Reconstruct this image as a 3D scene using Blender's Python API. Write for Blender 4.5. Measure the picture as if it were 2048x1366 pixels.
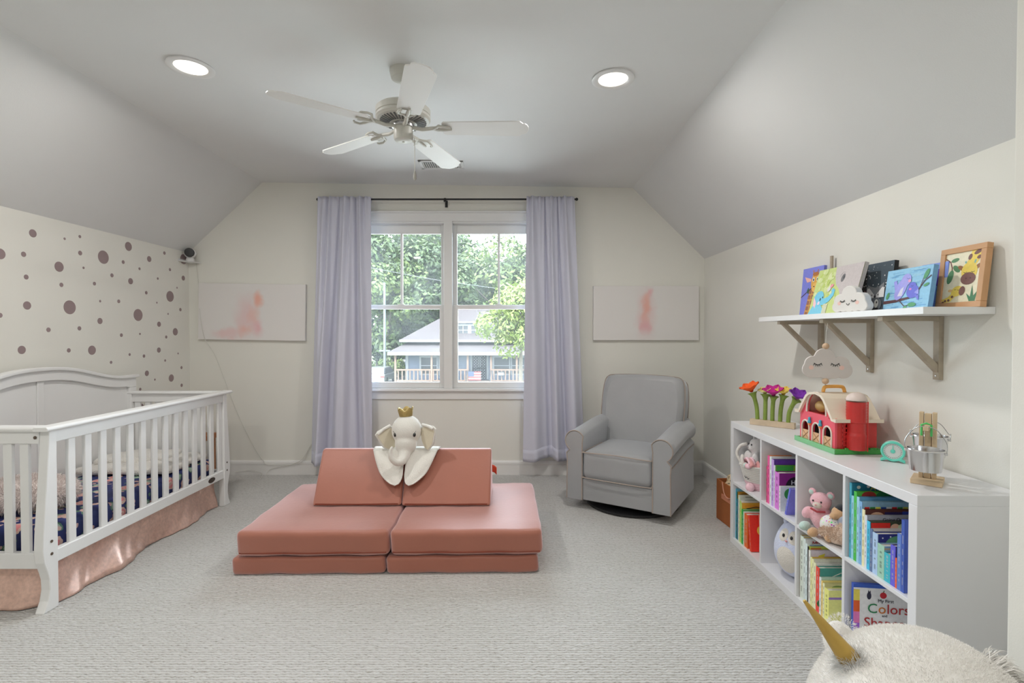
import bpy, math, random
from mathutils import Matrix, Vector
from math import pi, sin, cos, radians, atan, atan2, sqrt, hypot
for o in list(bpy.data.objects): bpy.data.objects.remove(o)
SC = bpy.context.scene; COL = SC.collection
# ------------------------------------------------------------------ camera, world, sun, exposure
F, H = 1005.0, 1.325                      # focal length in pixels of the 2048 px wide photo, eye height
PITCH, YAW = atan(16 / F), atan(2 / F)
cd = bpy.data.cameras.new('camera'); cam = bpy.data.objects.new('camera', cd); COL.objects.link(cam)
cd.sensor_width = 36; cd.lens = 36 * F / 2048; cd.clip_start = 0.05; cd.clip_end = 400
cam.location = (0, 0, H); cam.rotation_euler = (pi / 2 - PITCH, 0, YAW); SC.camera = cam
wd = bpy.data.worlds.new('sky'); SC.world = wd; wd.use_nodes = True
bg = wd.node_tree.nodes['Background']; bg.inputs[0].default_value = (0.78, 0.90, 1.0, 1); bg.inputs[1].default_value = 12.5
sd = bpy.data.lights.new('sun', 'SUN'); sun = bpy.data.objects.new('sun', sd); COL.objects.link(sun)
sd.energy = 12; sd.angle = radians(2); sd.color = (1, .95, .85); sun.rotation_euler = (radians(38), 0, radians(-28))
SC.view_settings.view_transform = 'Standard'; SC.view_settings.look = 'None'
SC.view_settings.gamma = 1; SC.view_settings.use_curve_mapping = False; SC.view_settings.exposure = 0.30
pl = bpy.data.lights.new('window_portal', 'AREA'); pl.shape = 'RECTANGLE'; pl.size = 1.8; pl.size_y = 1.56
pl.cycles.is_portal = True
po = bpy.data.objects.new('window_portal', pl); COL.objects.link(po); po.location = (-.585, 4.80, 1.585); po.rotation_euler = (-pi / 2, 0, 0)
LAMP_W = 14.5
SC.cycles.max_bounces = 8; SC.cycles.diffuse_bounces = 5; SC.cycles.transparent_max_bounces = 12; SC.cycles.caustics_reflective = False; SC.cycles.caustics_refractive = False
# ------------------------------------------------------------------ helpers
def lin(c):
    c = c / 255.0
    return c / 12.92 if c <= .04045 else ((c + .055) / 1.055) ** 2.4
def rgb(r, g, b, k=1.0): return tuple(min(.9, lin(v) * k) for v in (r, g, b)) + (1,)
MATS = {}
def M(name, col, rough=.6, var=.06, vs=12, bump=0, bs=80, metal=0, sheen=0, coat=0, tint=None, trans=0):
    if name in MATS: return MATS[name]
    m = bpy.data.materials.new(name); m.use_nodes = True; nt = m.node_tree; N = nt.nodes; L = nt.links
    b = N['Principled BSDF']; b.inputs['Roughness'].default_value = rough; b.inputs['Metallic'].default_value = metal
    b.inputs['Sheen Weight'].default_value = sheen
    if tint: b.inputs['Sheen Tint'].default_value = tint; b.inputs['Sheen Roughness'].default_value = .55
    b.inputs['Coat Weight'].default_value = coat
    tc = N.new('ShaderNodeTexCoord'); nz = N.new('ShaderNodeTexNoise'); nz.inputs['Scale'].default_value = vs
    nz.inputs['Detail'].default_value = 4; L.new(tc.outputs['Object'], nz.inputs['Vector'])
    mx = N.new('ShaderNodeMix'); mx.data_type = 'RGBA'; L.new(nz.outputs['Fac'], mx.inputs['Factor'])
    mx.inputs['A'].default_value = tuple(max(0, c * (1 - var)) for c in col[:3]) + (1,)
    mx.inputs['B'].default_value = tuple(min(1, c * (1 + var)) for c in col[:3]) + (1,)
    L.new(mx.outputs['Result'], b.inputs['Base Color'])
    if bump:
        n2 = N.new('ShaderNodeTexNoise'); n2.inputs['Scale'].default_value = bs; n2.inputs['Detail'].default_value = 3
        L.new(tc.outputs['Object'], n2.inputs['Vector'])
        bp = N.new('ShaderNodeBump'); bp.inputs['Strength'].default_value = bump; bp.inputs['Distance'].default_value = .01
        L.new(n2.outputs['Fac'], bp.inputs['Height']); L.new(bp.outputs['Normal'], b.inputs['Normal'])
    m.diffuse_color = col; MATS[name] = m; return m
def paintmat(name, rough):
    m = bpy.data.materials.new(name); m.use_nodes = True; nt = m.node_tree; N = nt.nodes; L = nt.links
    b = N['Principled BSDF']; b.inputs['Roughness'].default_value = rough
    at = N.new('ShaderNodeAttribute'); at.attribute_name = 'Col'
    tc = N.new('ShaderNodeTexCoord'); nz = N.new('ShaderNodeTexNoise'); nz.inputs['Scale'].default_value = 90
    L.new(tc.outputs['Object'], nz.inputs['Vector'])
    mr = N.new('ShaderNodeMapRange'); mr.inputs['To Min'].default_value = .88; mr.inputs['To Max'].default_value = 1.12
    L.new(nz.outputs['Fac'], mr.inputs['Value'])
    vm = N.new('ShaderNodeVectorMath'); vm.operation = 'SCALE'; L.new(at.outputs['Color'], vm.inputs[0]); L.new(mr.outputs['Result'], vm.inputs['Scale'])
    L.new(vm.outputs['Vector'], b.inputs['Base Color']); MATS[name] = m; return m
PAINT = paintmat('paint', .55)

class MB:
    def __init__(s, T=None): s.v = []; s.f = []; s.c = []; s.T = T; s.col = (.8, .8, .8, 1)
    def add(s, vs, fs, T=None):
        o = len(s.v)
        for p in vs:
            p = Vector(p)
            if T is not None: p = T @ p
            if s.T is not None: p = s.T @ p
            s.v.append(p)
        for f in fs: s.f.append(tuple(i + o for i in f)); s.c.append(s.col)
        return s
    def box(s, x0, y0, z0, x1, y1, z1, T=None):
        v = [(x, y, z) for x in (x0, x1) for y in (y0, y1) for z in (z0, z1)]
        return s.add(v, [(0, 1, 3, 2), (4, 6, 7, 5), (0, 4, 5, 1), (2, 3, 7, 6), (0, 2, 6, 4), (1, 5, 7, 3)], T)
    def quad(s, a, b, c, d): return s.add([a, b, c, d], [(0, 1, 2, 3)])
    def prism(s, poly, d0, d1, fr='xz', T=None):          # outline extruded along the remaining axis
        n = len(poly)
        def pt(u, v, w): return {'xz': (u, w, v), 'yz': (w, u, v), 'xy': (u, v, w)}[fr]
        v = [pt(u, q, d0) for u, q in poly] + [pt(u, q, d1) for u, q in poly]
        return s.add(v, [tuple(range(n)), tuple(range(2 * n - 1, n - 1, -1))] + [(i, i + n, (i + 1) % n + n, (i + 1) % n) for i in range(n)], T)
    def tube(s, pts, r, n=8, closed=False, caps=True):
        pts = [Vector(p) for p in pts]; m = len(pts); rs = r if isinstance(r, (list, tuple)) else [r] * m
        v = []; up = None
        for i, p in enumerate(pts):
            a = pts[i - 1] if (i or closed) else p; b = pts[(i + 1) % m] if (i < m - 1 or closed) else p
            d = (b - a).normalized() if (b - a).length > 1e-9 else Vector((0, 0, 1))
            if up is None: up = Vector((0, 0, 1)) if abs(d.z) < .9 else Vector((1, 0, 0))
            e = d.cross(up).normalized(); g = e.cross(d).normalized(); up = g
            for k in range(n): v.append(p + (e * cos(2 * pi * k / n) + g * sin(2 * pi * k / n)) * rs[i])
        fs = []
        for i in range(m if closed else m - 1):
            j = (i + 1) % m
            for k in range(n): fs.append((i * n + k, i * n + (k + 1) % n, j * n + (k + 1) % n, j * n + k))
        if caps and not closed: fs += [tuple(range(n - 1, -1, -1)), tuple(range((m - 1) * n, m * n))]
        return s.add(v, fs)
    def lathe(s, prof, c=(0, 0, 0), n=24, T=None):        # profile of (radius, z) turned about z
        v = []; 
        for r, z in prof:
            for k in range(n): v.append((c[0] + r * cos(2 * pi * k / n), c[1] + r * sin(2 * pi * k / n), c[2] + z))
        fs = [(i * n + k, i * n + (k + 1) % n, (i + 1) * n + (k + 1) % n, (i + 1) * n + k) for i in range(len(prof) - 1) for k in range(n)]
        if prof[0][0] > 1e-6: fs.append(tuple(range(n - 1, -1, -1)))
        if prof[-1][0] > 1e-6: fs.append(tuple(range((len(prof) - 1) * n, len(prof) * n)))
        return s.add(v, fs, T)
    def ell(s, c, r, n=14, m=10, R=None):
        if not isinstance(r, (list, tuple)): r = (r, r, r)
        v = []
        for i in range(m + 1):
            t = pi * i / m
            for k in range(n):
                q = Vector((r[0] * sin(t) * cos(2 * pi * k / n), r[1] * sin(t) * sin(2 * pi * k / n), r[2] * cos(t)))
                if R is not None: q = R @ q
                v.append(q + Vector(c))
        return s.add(v, [(i * n + k, (i + 1) * n + k, (i + 1) * n + (k + 1) % n, i * n + (k + 1) % n) for i in range(m) for k in range(n)])
    def rbox(s, c, h, r, m=5, bulge=0, T=None, jit=0):    # soft rounded block with a swollen top
        def g(a): 
            e = [-a + r * (1 - cos(t)) for t in (0, pi / 6, pi / 3, pi / 2)]
            return sorted(set([round(q, 6) for q in e] + [round(-q, 6) for q in e] + [round((-1 + 2 * i / m) * (a - r), 6) for i in range(m + 1)]))
        gx, gy, gz = g(h[0]), g(h[1]), g(h[2]); idx = {}; v = []; fs = []
        def vid(p):
            if p in idx: return idx[p]
            q = [max(-(h[i] - r), min(h[i] - r, p[i])) for i in range(3)]
            d = Vector([p[i] - q[i] for i in range(3)]); w = Vector(q) + (d.normalized() * r if d.length > 1e-9 else d)
            if bulge: w.z += bulge * (1 - (p[0] / h[0]) ** 2) * (1 - (p[1] / h[1]) ** 2) * (1 if p[2] > 0 else -.3)
            if jit: w += Vector((sin(w.y * 23 + w.z * 31), sin(w.x * 19 + w.z * 27), sin(w.x * 21 + w.y * 17))) * jit
            idx[p] = len(v); v.append(w + Vector(c)); return idx[p]
        for ax, A, B in ((2, gx, gy), (1, gx, gz), (0, gy, gz)):
            for sg in (-1, 1):
                for i in range(len(A) - 1):
                    for j in range(len(B) - 1):
                        q = []
                        for a, b in ((A[i], B[j]), (A[i + 1], B[j]), (A[i + 1], B[j + 1]), (A[i], B[j + 1])):
                            p = [a, b]; p.insert(ax, round(sg * h[ax], 6)); q.append(vid(tuple(p)))
                        flip = (sg < 0) != (ax == 1)
                        fs.append(tuple(reversed(q)) if flip else tuple(q))
        return s.add(v, fs, T)
    def grid(s, fn, nu, nv, thick=0):
        v = [fn(i / nu, j / nv) for j in range(nv + 1) for i in range(nu + 1)]
        return s.add(v, [(j * (nu + 1) + i, j * (nu + 1) + i + 1, (j + 1) * (nu + 1) + i + 1, (j + 1) * (nu + 1) + i) for j in range(nv) for i in range(nu)])
    def build(s, name, mat, parent=None, smooth=None, bevel=0, seg=2, remesh=0, solid=0, sub=0, label=None, cat=None, group=None, kind=None):
        me = bpy.data.meshes.new(name); me.from_pydata([tuple(p) for p in s.v], [], s.f)
        if mat is PAINT or (mat and mat.name.startswith('leaf')):
            ca = me.color_attributes.new('Col', 'FLOAT_COLOR', 'CORNER'); k = 0; buf = []
            for p, c in zip(me.polygons, s.c): buf += list(c) * p.loop_total
            ca.data.foreach_set('color', buf)
        me.materials.append(mat)
        if smooth is not None:
            for p in me.polygons: p.use_smooth = True
            if smooth < 180: me.set_sharp_from_angle(angle=radians(smooth))
        me.update(); o = bpy.data.objects.new(name, me); COL.objects.link(o); o.parent = parent
        if solid: q = o.modifiers.new('solid', 'SOLIDIFY'); q.thickness = solid; q.offset = 0
        if remesh:
            q = o.modifiers.new('remesh', 'REMESH'); q.mode = 'VOXEL'; q.voxel_size = remesh; q.use_smooth_shade = True
            q = o.modifiers.new('soft', 'SMOOTH'); q.iterations = 6; q.factor = .5
        if bevel: q = o.modifiers.new('bevel', 'BEVEL'); q.width = bevel; q.segments = seg; q.limit_method = 'ANGLE'; q.angle_limit = radians(40)
        if sub: q = o.modifiers.new('sub', 'SUBSURF'); q.levels = sub; q.render_levels = sub
        tag(o, label, cat, group, kind); return o
def tag(o, label=None, cat=None, group=None, kind=None):
    if label: o['label'] = label
    if cat: o['category'] = cat
    if group: o['group'] = group
    if kind: o['kind'] = kind
    return o
def thing(name, label, cat, loc=(0, 0, 0), rz=0, group=None, rx=0, kind=None):
    o = bpy.data.objects.new(name, None); COL.objects.link(o); o.empty_display_size = .05
    o.location = loc; o.rotation_euler = (rx, 0, rz); return tag(o, label, cat, group, kind)
def W(t):                                                    # builder in world coordinates for a child of t
    return MB((Matrix.Translation(t.location) @ t.rotation_euler.to_matrix().to_4x4()).inverted())
def copy_tree(o, parent=None):
    c = o.copy(); COL.objects.link(c); c.parent = parent
    for ch in list(o.children): copy_tree(ch, c)
    return c
def RT(ax, a): return Matrix.Rotation(radians(a), 4, ax)
def TR(x, y, z): return Matrix.Translation((x, y, z))
def pix(px, py, **k):                                        # photo pixel to the point of its ray on a plane x=, y= or z=
    cp, sp, cy, sy = cos(PITCH), sin(PITCH), cos(YAW), sin(YAW)
    fw = Vector((-sy * cp, cy * cp, -sp)); rt = Vector((cy, sy, 0)); up = rt.cross(fw)
    r = fw + rt * ((px - 1024) / F) - up * ((py - 683) / F); a, v = list(k.items())[0]; i = 'xyz'.index(a)
    c = Vector((0, 0, H)); return c + r * ((v - c[i]) / r[i])
def strands(mb, pts, length, width, rnd, droop=.3, jit=.5):  # fur: thin bent blades at (point, normal)
    for p, nrm in pts:
        d = (nrm + Vector((rnd.uniform(-1, 1), rnd.uniform(-1, 1), rnd.uniform(-1, 1))) * jit).normalized()
        l = length * rnd.uniform(.6, 1.2); e = d.cross(Vector((rnd.uniform(-1, 1), rnd.uniform(-1, 1), rnd.uniform(-1, 1)))).normalized() * width
        m = p + d * l * .6; t = p + d * l + Vector((rnd.uniform(-.3, .3), rnd.uniform(-.3, .3), -droop)) * l * .5
        mb.add([p - e, p + e, m + e * .7, m - e * .7, t], [(0, 1, 2, 3), (3, 2, 4)])
def ellpts(c, r, n, rnd, zmin=-1, R=None):
    out = []
    while len(out) < n:
        d = Vector((rnd.gauss(0, 1), rnd.gauss(0, 1), rnd.gauss(0, 1))).normalized()
        if d.z < zmin: continue
        p = Vector((d.x * r[0], d.y * r[1], d.z * r[2])); q = Vector((d.x / r[0], d.y / r[1], d.z / r[2])).normalized()
        if R is not None: p = R @ p; q = R @ q
        out.append((p + Vector(c), q))
    return out
class Art(MB):                                               # flat painted shapes, each layer a hair above the last, in the plane y = y0 facing -y
    def __init__(s, y0, T=None): super().__init__(T); s.k = 0; s.y0 = y0
    def _p(s, pts, c):
        s.k += 1; s.col = c; y = s.y0 - .00004 * s.k
        a = sum(pts[i - 1][0] * pts[i][1] - pts[i][0] * pts[i - 1][1] for i in range(len(pts)))
        if a < 0: pts = pts[::-1]
        s.add([(u, y, v) for u, v in pts], [tuple(range(len(pts)))]); return s
    def poly(s, pts, c): return s._p(list(pts), c)
    def rect(s, u0, v0, u1, v1, c): return s._p([(u0, v0), (u1, v0), (u1, v1), (u0, v1)], c)
    def el(s, u, v, a, b, c, rot=0, n=18, t0=0, t1=360):
        q = radians(rot); st = [radians(t0 + (t1 - t0) * i / n) for i in range(n + (0 if t1 - t0 >= 360 else 1))]
        return s._p([(u + a * cos(t) * cos(q) - b * sin(t) * sin(q), v + a * cos(t) * sin(q) + b * sin(t) * cos(q)) for t in st], c)
    def line(s, pts, w, c):
        s.k += 1; s.col = c; y = s.y0 - .00004 * s.k; L = []; n = len(pts)
        for i, (u, v) in enumerate(pts):
            a = pts[max(0, i - 1)]; b = pts[min(n - 1, i + 1)]; d = hypot(b[0] - a[0], b[1] - a[1]) or 1
            ww = w[i] if isinstance(w, (list, tuple)) else w
            L.append((u - (b[1] - a[1]) / d * ww / 2, v + (b[0] - a[0]) / d * ww / 2, u + (b[1] - a[1]) / d * ww / 2, v - (b[0] - a[0]) / d * ww / 2))
        for i in range(n - 1):
            p, q = L[i], L[i + 1]
            s.add([(p[2], y, p[3]), (q[2], y, q[3]), (q[0], y, q[1]), (p[0], y, p[1])], [(0, 1, 2, 3)])
        return s
def text(name, body, size, mat, parent, T, ext=.0004, ax='LEFT'):
    cu = bpy.data.curves.new(name, 'FONT'); cu.body = body; cu.size = size; cu.extrude = ext; cu.align_x = ax; cu.resolution_u = 3
    o = bpy.data.objects.new(name + '_src', cu); COL.objects.link(o)
    me = bpy.data.meshes.new_from_object(o.evaluated_get(bpy.context.evaluated_depsgraph_get()))
    bpy.data.objects.remove(o); bpy.data.curves.remove(cu); me.transform(T); me.materials.clear(); me.materials.append(mat)
    q = bpy.data.objects.new(name, me); COL.objects.link(q); q.parent = parent; return q
XZ = Matrix(((1, 0, 0, 0), (0, 0, -1, 0), (0, 1, 0, 0), (0, 0, 0, 1)))   # text plane to x-z, facing -y
# ------------------------------------------------------------------ materials of the room
def wallmat(name, col, k=.25, bs=220): return M(name, col, .75, .025, 3, k * .2, bs)
WALL = wallmat('wall_paint', (.80, .79, .735, 1)); CEIL = wallmat('ceiling_paint', (.745, .75, .75, 1)); TRIM = M('trim_white', (.80, .795, .78, 1), .4, .02, 4)
WHITE = M('white_lacquer', (.80, .80, .80, 1), .35, .02, 6); WINW = M('window_white', (.80, .80, .79, 1), .4, .02, 5)
def carpet():
    m = bpy.data.materials.new('carpet_loop'); m.use_nodes = True; nt = m.node_tree; N = nt.nodes; L = nt.links; b = N['Principled BSDF']
    b.inputs['Roughness'].default_value = .95; b.inputs['Sheen Weight'].default_value = .15
    tc = N.new('ShaderNodeTexCoord'); wv = N.new('ShaderNodeTexWave'); wv.bands_direction = 'Y'; wv.inputs['Scale'].default_value = 21
    wv.inputs['Distortion'].default_value = 3.6; wv.inputs['Detail'].default_value = 2; wv.inputs['Detail Scale'].default_value = 2.2
    L.new(tc.outputs['Object'], wv.inputs['Vector'])
    vo = N.new('ShaderNodeTexVoronoi'); vo.inputs['Scale'].default_value = 110; L.new(tc.outputs['Object'], vo.inputs['Vector'])
    nz = N.new('ShaderNodeTexNoise'); nz.inputs['Scale'].default_value = 60; nz.inputs['Detail'].default_value = 3; L.new(tc.outputs['Object'], nz.inputs['Vector'])
    big = N.new('ShaderNodeTexNoise'); big.inputs['Scale'].default_value = 1.3; big.inputs['Detail'].default_value = 3; L.new(tc.outputs['Object'], big.inputs['Vector'])
    mul = N.new('ShaderNodeMath'); mul.operation = 'MULTIPLY_ADD'; L.new(nz.outputs['Fac'], mul.inputs[0]); mul.inputs[1].default_value = .95; L.new(wv.outputs['Fac'], mul.inputs[2])
    cr = N.new('ShaderNodeValToRGB'); L.new(mul.outputs[0], cr.inputs['Fac']); e = cr.color_ramp.elements
    e[0].position = .32; e[0].color = (.25, .235, .20, 1); e[1].position = .70; e[1].color = (.61, .60, .59, 1)
    mx = N.new('ShaderNodeMix'); mx.data_type = 'RGBA'; mx.blend_type = 'MULTIPLY'; mx.inputs['Factor'].default_value = 1
    r2 = N.new('ShaderNodeValToRGB'); L.new(big.outputs['Fac'], r2.inputs['Fac']); r2.color_ramp.elements[0].position = .3; r2.color_ramp.elements[0].color = (.9, .9, .88, 1); r2.color_ramp.elements[1].position = .7
    L.new(cr.outputs['Color'], mx.inputs['A']); L.new(r2.outputs['Color'], mx.inputs['B']); L.new(mx.outputs['Result'], b.inputs['Base Color'])
    ad = N.new('ShaderNodeMath'); ad.operation = 'MULTIPLY_ADD'; L.new(vo.outputs['Distance'], ad.inputs[0]); ad.inputs[1].default_value = -.5; L.new(mul.outputs[0], ad.inputs[2])
    bp = N.new('ShaderNodeBump'); bp.inputs['Strength'].default_value = .7; bp.inputs['Distance'].default_value = .006
    L.new(ad.outputs[0], bp.inputs['Height']); L.new(bp.outputs['Normal'], b.inputs['Normal']); return m
def glassmat():
    m = bpy.data.materials.new('window_glass'); m.use_nodes = True; nt = m.node_tree; N = nt.nodes; L = nt.links
    N.remove(N['Principled BSDF']); out = N['Material Output']
    tr = N.new('ShaderNodeBsdfTransparent'); tr.inputs[0].default_value = (.97, .985, .98, 1); gl = N.new('ShaderNodeBsdfGlossy'); gl.inputs['Roughness'].default_value = .02
    df = N.new('ShaderNodeBsdfTranslucent'); df.inputs[0].default_value = (.9, .93, .97, 1)
    fr = N.new('ShaderNodeFresnel'); fr.inputs[0].default_value = 1.35; a = N.new('ShaderNodeMixShader'); b = N.new('ShaderNodeMixShader')
    tc = N.new('ShaderNodeTexCoord'); nz = N.new('ShaderNodeTexNoise'); nz.inputs['Scale'].default_value = 2.2; nz.inputs['Detail'].default_value = 5; L.new(tc.outputs['Object'], nz.inputs['Vector'])
    mr = N.new('ShaderNodeMapRange'); mr.inputs['From Min'].default_value = .35; mr.inputs['From Max'].default_value = .75; mr.inputs['To Min'].default_value = .012; mr.inputs['To Max'].default_value = .035; L.new(nz.outputs['Fac'], mr.inputs['Value'])
    L.new(mr.outputs['Result'], a.inputs[0]); L.new(tr.outputs[0], a.inputs[1]); L.new(df.outputs[0], a.inputs[2])
    L.new(fr.outputs[0], b.inputs[0]); L.new(a.outputs[0], b.inputs[1]); L.new(gl.outputs[0], b.inputs[2]); L.new(b.outputs[0], out.inputs[0]); return m
GLASS = glassmat()
# ------------------------------------------------------------------ the room
XL, XR, YB, YN = -3.03, 1.785, 4.70, -1.7       # left wall, right wall, window wall, wall behind the camera
KL, KR, CL, CR = (XL, 2.08), (XR, 2.02), (-2.335, 2.733), (1.113, 2.68)   # knee and ceiling breaks
XJ, YJ = 1.335, 1.35                            # wall corner near the camera on the right
def S(name, mb, m, **k): return mb.build(name, m, kind='structure', **k)
S('floor', MB().box(XL - .15, YN - .15, -.1, XR + .15, YB + .15, 0), carpet())
wl = S('wall_left', MB().box(XL - .12, YN, 0, XL, YB + .12, 2.2), WALL)
S('wall_right', MB().box(XR, YJ, 0, XR + .12, YB + .12, 2.2), WALL)
S('wall_near_right', MB().box(XJ, YN, 0, XJ + .12, YJ, 2.9).box(XJ + .12, YJ - .12, 0, XR + .12, YJ, 2.9), WALL, bevel=.006)
S('wall_rear', MB().box(XL - .12, YN - .12, 0, XJ + .12, YN, 2.95), WALL)
WX0, WX1, WZ0, WZ1 = -1.485, .315, .80, 2.37    # window opening
wb = MB().box(XL - .12, YB, 0, WX0, YB + .12, 2.95).box(WX1, YB, 0, XR + .12, YB + .12, 2.95).box(WX0, YB, 0, WX1, YB + .12, WZ0).box(WX0, YB, WZ1, WX1, YB + .12, 2.95)
S('wall_back', wb, WALL)
def slab(p, q, t=.12):
    dx, dz = q[0] - p[0], q[1] - p[1]; l = hypot(dx, dz); n = (-dz / l * t, dx / l * t); e = (dx / l * .1, dz / l * .1)
    return MB().prism([p, q, (q[0] + n[0] + e[0], q[1] + n[1] + e[1]), (p[0] + n[0] - e[0], p[1] + n[1] - e[1])], YN - .1, YB + .12)
S('ceiling', slab(CL, CR), CEIL); S('ceiling_left', slab(KL, CL), CEIL); S('ceiling_right', slab(CR, KR), CEIL)
def baseboard(name, T):
    pr = [(0, 0), (.014, 0), (.014, .095), (.017, .098), (.017, .118), (.012, .128), (.009, .132), (0, .134)]; return pr
pr = baseboard('', None)
S('baseboard_back', MB().prism([(YB - a, b) for a, b in pr], XL, XR, 'yz'), TRIM)
S('baseboard_left', MB().prism([(XL + a, b) for a, b in pr], YN, YB - .018, 'xz'), TRIM)
S('baseboard_right', MB().prism([(XR - a, b) for a, b in pr], YJ, YB - .018, 'xz'), TRIM)
S('baseboard_near_right', MB().prism([(XJ - a, b) for a, b in pr], YN, YJ, 'xz'), TRIM)
# round wall stickers
DOT = M('sticker_mauve', rgb(130, 114, 115, 1.4), .55, .05, 30)
dots = '213 217 26,153 353 17,170 501 16,176 686 27,0 750 16,315 844 15,141 975 27,384 434 33,399 552 14,420 252 8,519 238 10,521 345 15,453 698 45,543 441 8,516 835 14,447 978 14,598 977 30,614 544 12,651 658 8,650 787 20,672 372 43,728 490 13,722 1056 10,772 659 12,789 879 12,843 1005 9,801 404 12,835 302 29,849 528 20,907 447 9,898 748 39,910 871 7,936 1015 11,955 1127 18,1007 1168 7,951 603 11,970 384 19,1020 668 6,1026 511 8,1034 808 17,1033 976 17,1069 345 11,1105 453 10,1106 627 35,1081 891 10,1093 741 6,1074 1044 8,1114 1158 24,1140 857 24,1158 998 6,1151 571 6,1173 713 11,1192 508 16,1193 385 32,1180 1090 10,1181 1205 11,912 1231 10,920 1345 20,0 350 35'
for d in dots.split(','):
    a, b, r = [float(q) / 3.252 for q in d.split()]; p = pix(a, b + 400, x=XL); rr = r * p.y / F
    MB(TR(XL + .0005, p.y, p.z) @ RT('Y', 90)).lathe([(rr, -.0004), (rr, .0004), (0, .0006)], n=24).build('dot_sticker', DOT, wl)
# ------------------------------------------------------------------ window
w = thing('window_1', None, None, (-.585, YB, WZ0), kind='structure')
def wbox(name, *b, bevel=.003): return W(w).box(*b).build(name, WINW, w, bevel=bevel)
c0 = .085
wbox('head_casing', WX0 - c0, YB - .018, WZ1 - .002, WX1 + c0, YB, WZ1 + .075); wbox('head_cap', WX0 - c0 - .012, YB - .028, WZ1 + .075, WX1 + c0 + .012, YB, WZ1 + .092)
wbox('side_casing', WX0 - c0, YB - .018, WZ0, WX0, YB, WZ1 - .002); wbox('side_casing', WX1, YB - .018, WZ0, WX1 + c0, YB, WZ1 - .002)
wbox('mullion', -.645, YB - .018, WZ0 + .012, -.565, YB + .115, WZ1)
wbox('sill', WX0 - c0 - .02, YB - .045, WZ0 - .014, WX1 + c0 + .02, YB + .115, WZ0 + .012, bevel=.006)
wbox('apron', WX0 - c0, YB - .016, WZ0 - .09, WX1 + c0, YB, WZ0 - .014)
wbox('jamb', WX0, YB - .002, WZ0 + .012, WX0 + .018, YB + .118, WZ1 - .018); wbox('jamb', WX1 - .018, YB - .002, WZ0 + .012, WX1, YB + .118, WZ1 - .018)
wbox('head_jamb', WX0, YB - .002, WZ1 - .018, -.645, YB + .118, WZ1); wbox('head_jamb', -.565, YB - .002, WZ1 - .018, WX1, YB + .118, WZ1)
def frame(mb, x0, x1, z0, z1, y0, y1, s, b, t):
    mb.box(x0, y0, z0, x0 + s, y1, z1).box(x1 - s, y0, z0, x1, y1, z1).box(x0 + s, y0, z0, x1 - s, y1, z0 + b).box(x0 + s, y0, z1 - t, x1 - s, y1, z1); return mb
for x0, x1 in ((WX0 + .018, -.645), (-.565, WX1 - .018)):
    up = frame(W(w), x0, x1, 1.555, WZ1 - .018, YB + .066, YB + .096, .036, .042, .085).build('upper_sash', WINW, w, bevel=.003)
    xm = (x0 + x1) / 2; W(w).box(xm - .011, YB + .068, 1.597, xm + .011, YB + .094, WZ1 - .103).build('muntin', WINW, up, bevel=.003)
    for a, b in ((x0 + .036, xm - .011), (xm + .011, x1 - .036)): W(w).box(a, YB + .079, 1.597, b, YB + .083, WZ1 - .103).build('pane', GLASS, up)
    lo = frame(W(w), x0, x1, WZ0 + .012, 1.592, YB + .030, YB + .062, .046, .055, .038).build('lower_sash', WINW, w, bevel=.003)
    W(w).box(x0 + .046, YB + .044, WZ0 + .067, x1 - .046, YB + .048, 1.554).build('pane', GLASS, lo)
    W(w).box(xm - .03, YB + .032, 1.592, xm + .03, YB + .06, 1.602).build('sash_lock', WINW, lo, bevel=.002)
# ------------------------------------------------------------------ ceiling: recessed lights, fan, register
def ceil_z(x): return CL[1] + (CR[1] - CL[1]) * (x - CL[0]) / (CR[0] - CL[0])
def emit(name, col, st):
    m = bpy.data.materials.new(name); m.use_nodes = True; N = m.node_tree.nodes; N.remove(N['Principled BSDF'])
    e = N.new('ShaderNodeEmission'); e.inputs[0].default_value = col; e.inputs[1].default_value = st; m.node_tree.links.new(e.outputs[0], N['Material Output'].inputs[0]); return m
LENS = emit('lamp_lens', (1, .93, .82, 1), 2.2)
def recessed(x, y, label):
    z = ceil_z(x); t = thing('recessed_light', label, 'ceiling light', (x, y, z), group='recessed ceiling lights')
    MB().lathe([(.112, -.001), (.112, -.007), (.105, -.010), (.086, -.010), (.078, -.004), (.076, .03), (.112, .03)], n=40).build('trim_ring', WHITE, t, smooth=40)
    MB().lathe([(.078, -.003), (0, -.0035)], n=32).build('lens', LENS, t, smooth=40)
    ld = bpy.data.lights.new('bulb', 'AREA'); ld.shape = 'DISK'; ld.size = .14; ld.energy = LAMP_W; ld.color = (1, .97, .93)
    lo = bpy.data.objects.new('bulb', ld); COL.objects.link(lo); lo.parent = t; lo.location = (0, 0, -.014)
recessed(-1.69, 2.655, 'round recessed ceiling light left of the fan'); recessed(.536, 2.715, 'round recessed ceiling light right of the fan')
recessed(-1.75, .35, 'added unseen recessed ceiling light nearer the doorway, on the crib side'); recessed(-.25, .25, 'added unseen recessed ceiling light nearer the doorway, on the bookcase side')  # two out-of-view lamps added as fill for surfaces facing the camera
FANW = M('fan_white', (.60, .59, .54, 1), .4, .02, 6); DARKS = M('slot_dark', (.14, .14, .14, 1), .6); STEEL = M('bright_steel', (.7, .7, .7, 1), .25, .03, 9, metal=1)
BLADE = M('fan_blade_white', (.80, .79, .77, 1), .45, .02, 5)
fx, fy = -.577, 2.66; fz = ceil_z(fx); t = thing('ceiling_fan', 'white five-blade ceiling fan with pull chain hanging from the flat ceiling', 'fan', (fx, fy, fz))
MB().lathe([(.07, 0), (.07, -.012), (.062, -.045), (.03, -.06), (.016, -.064)], n=32).build('canopy', FANW, t, smooth=40)
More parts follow.
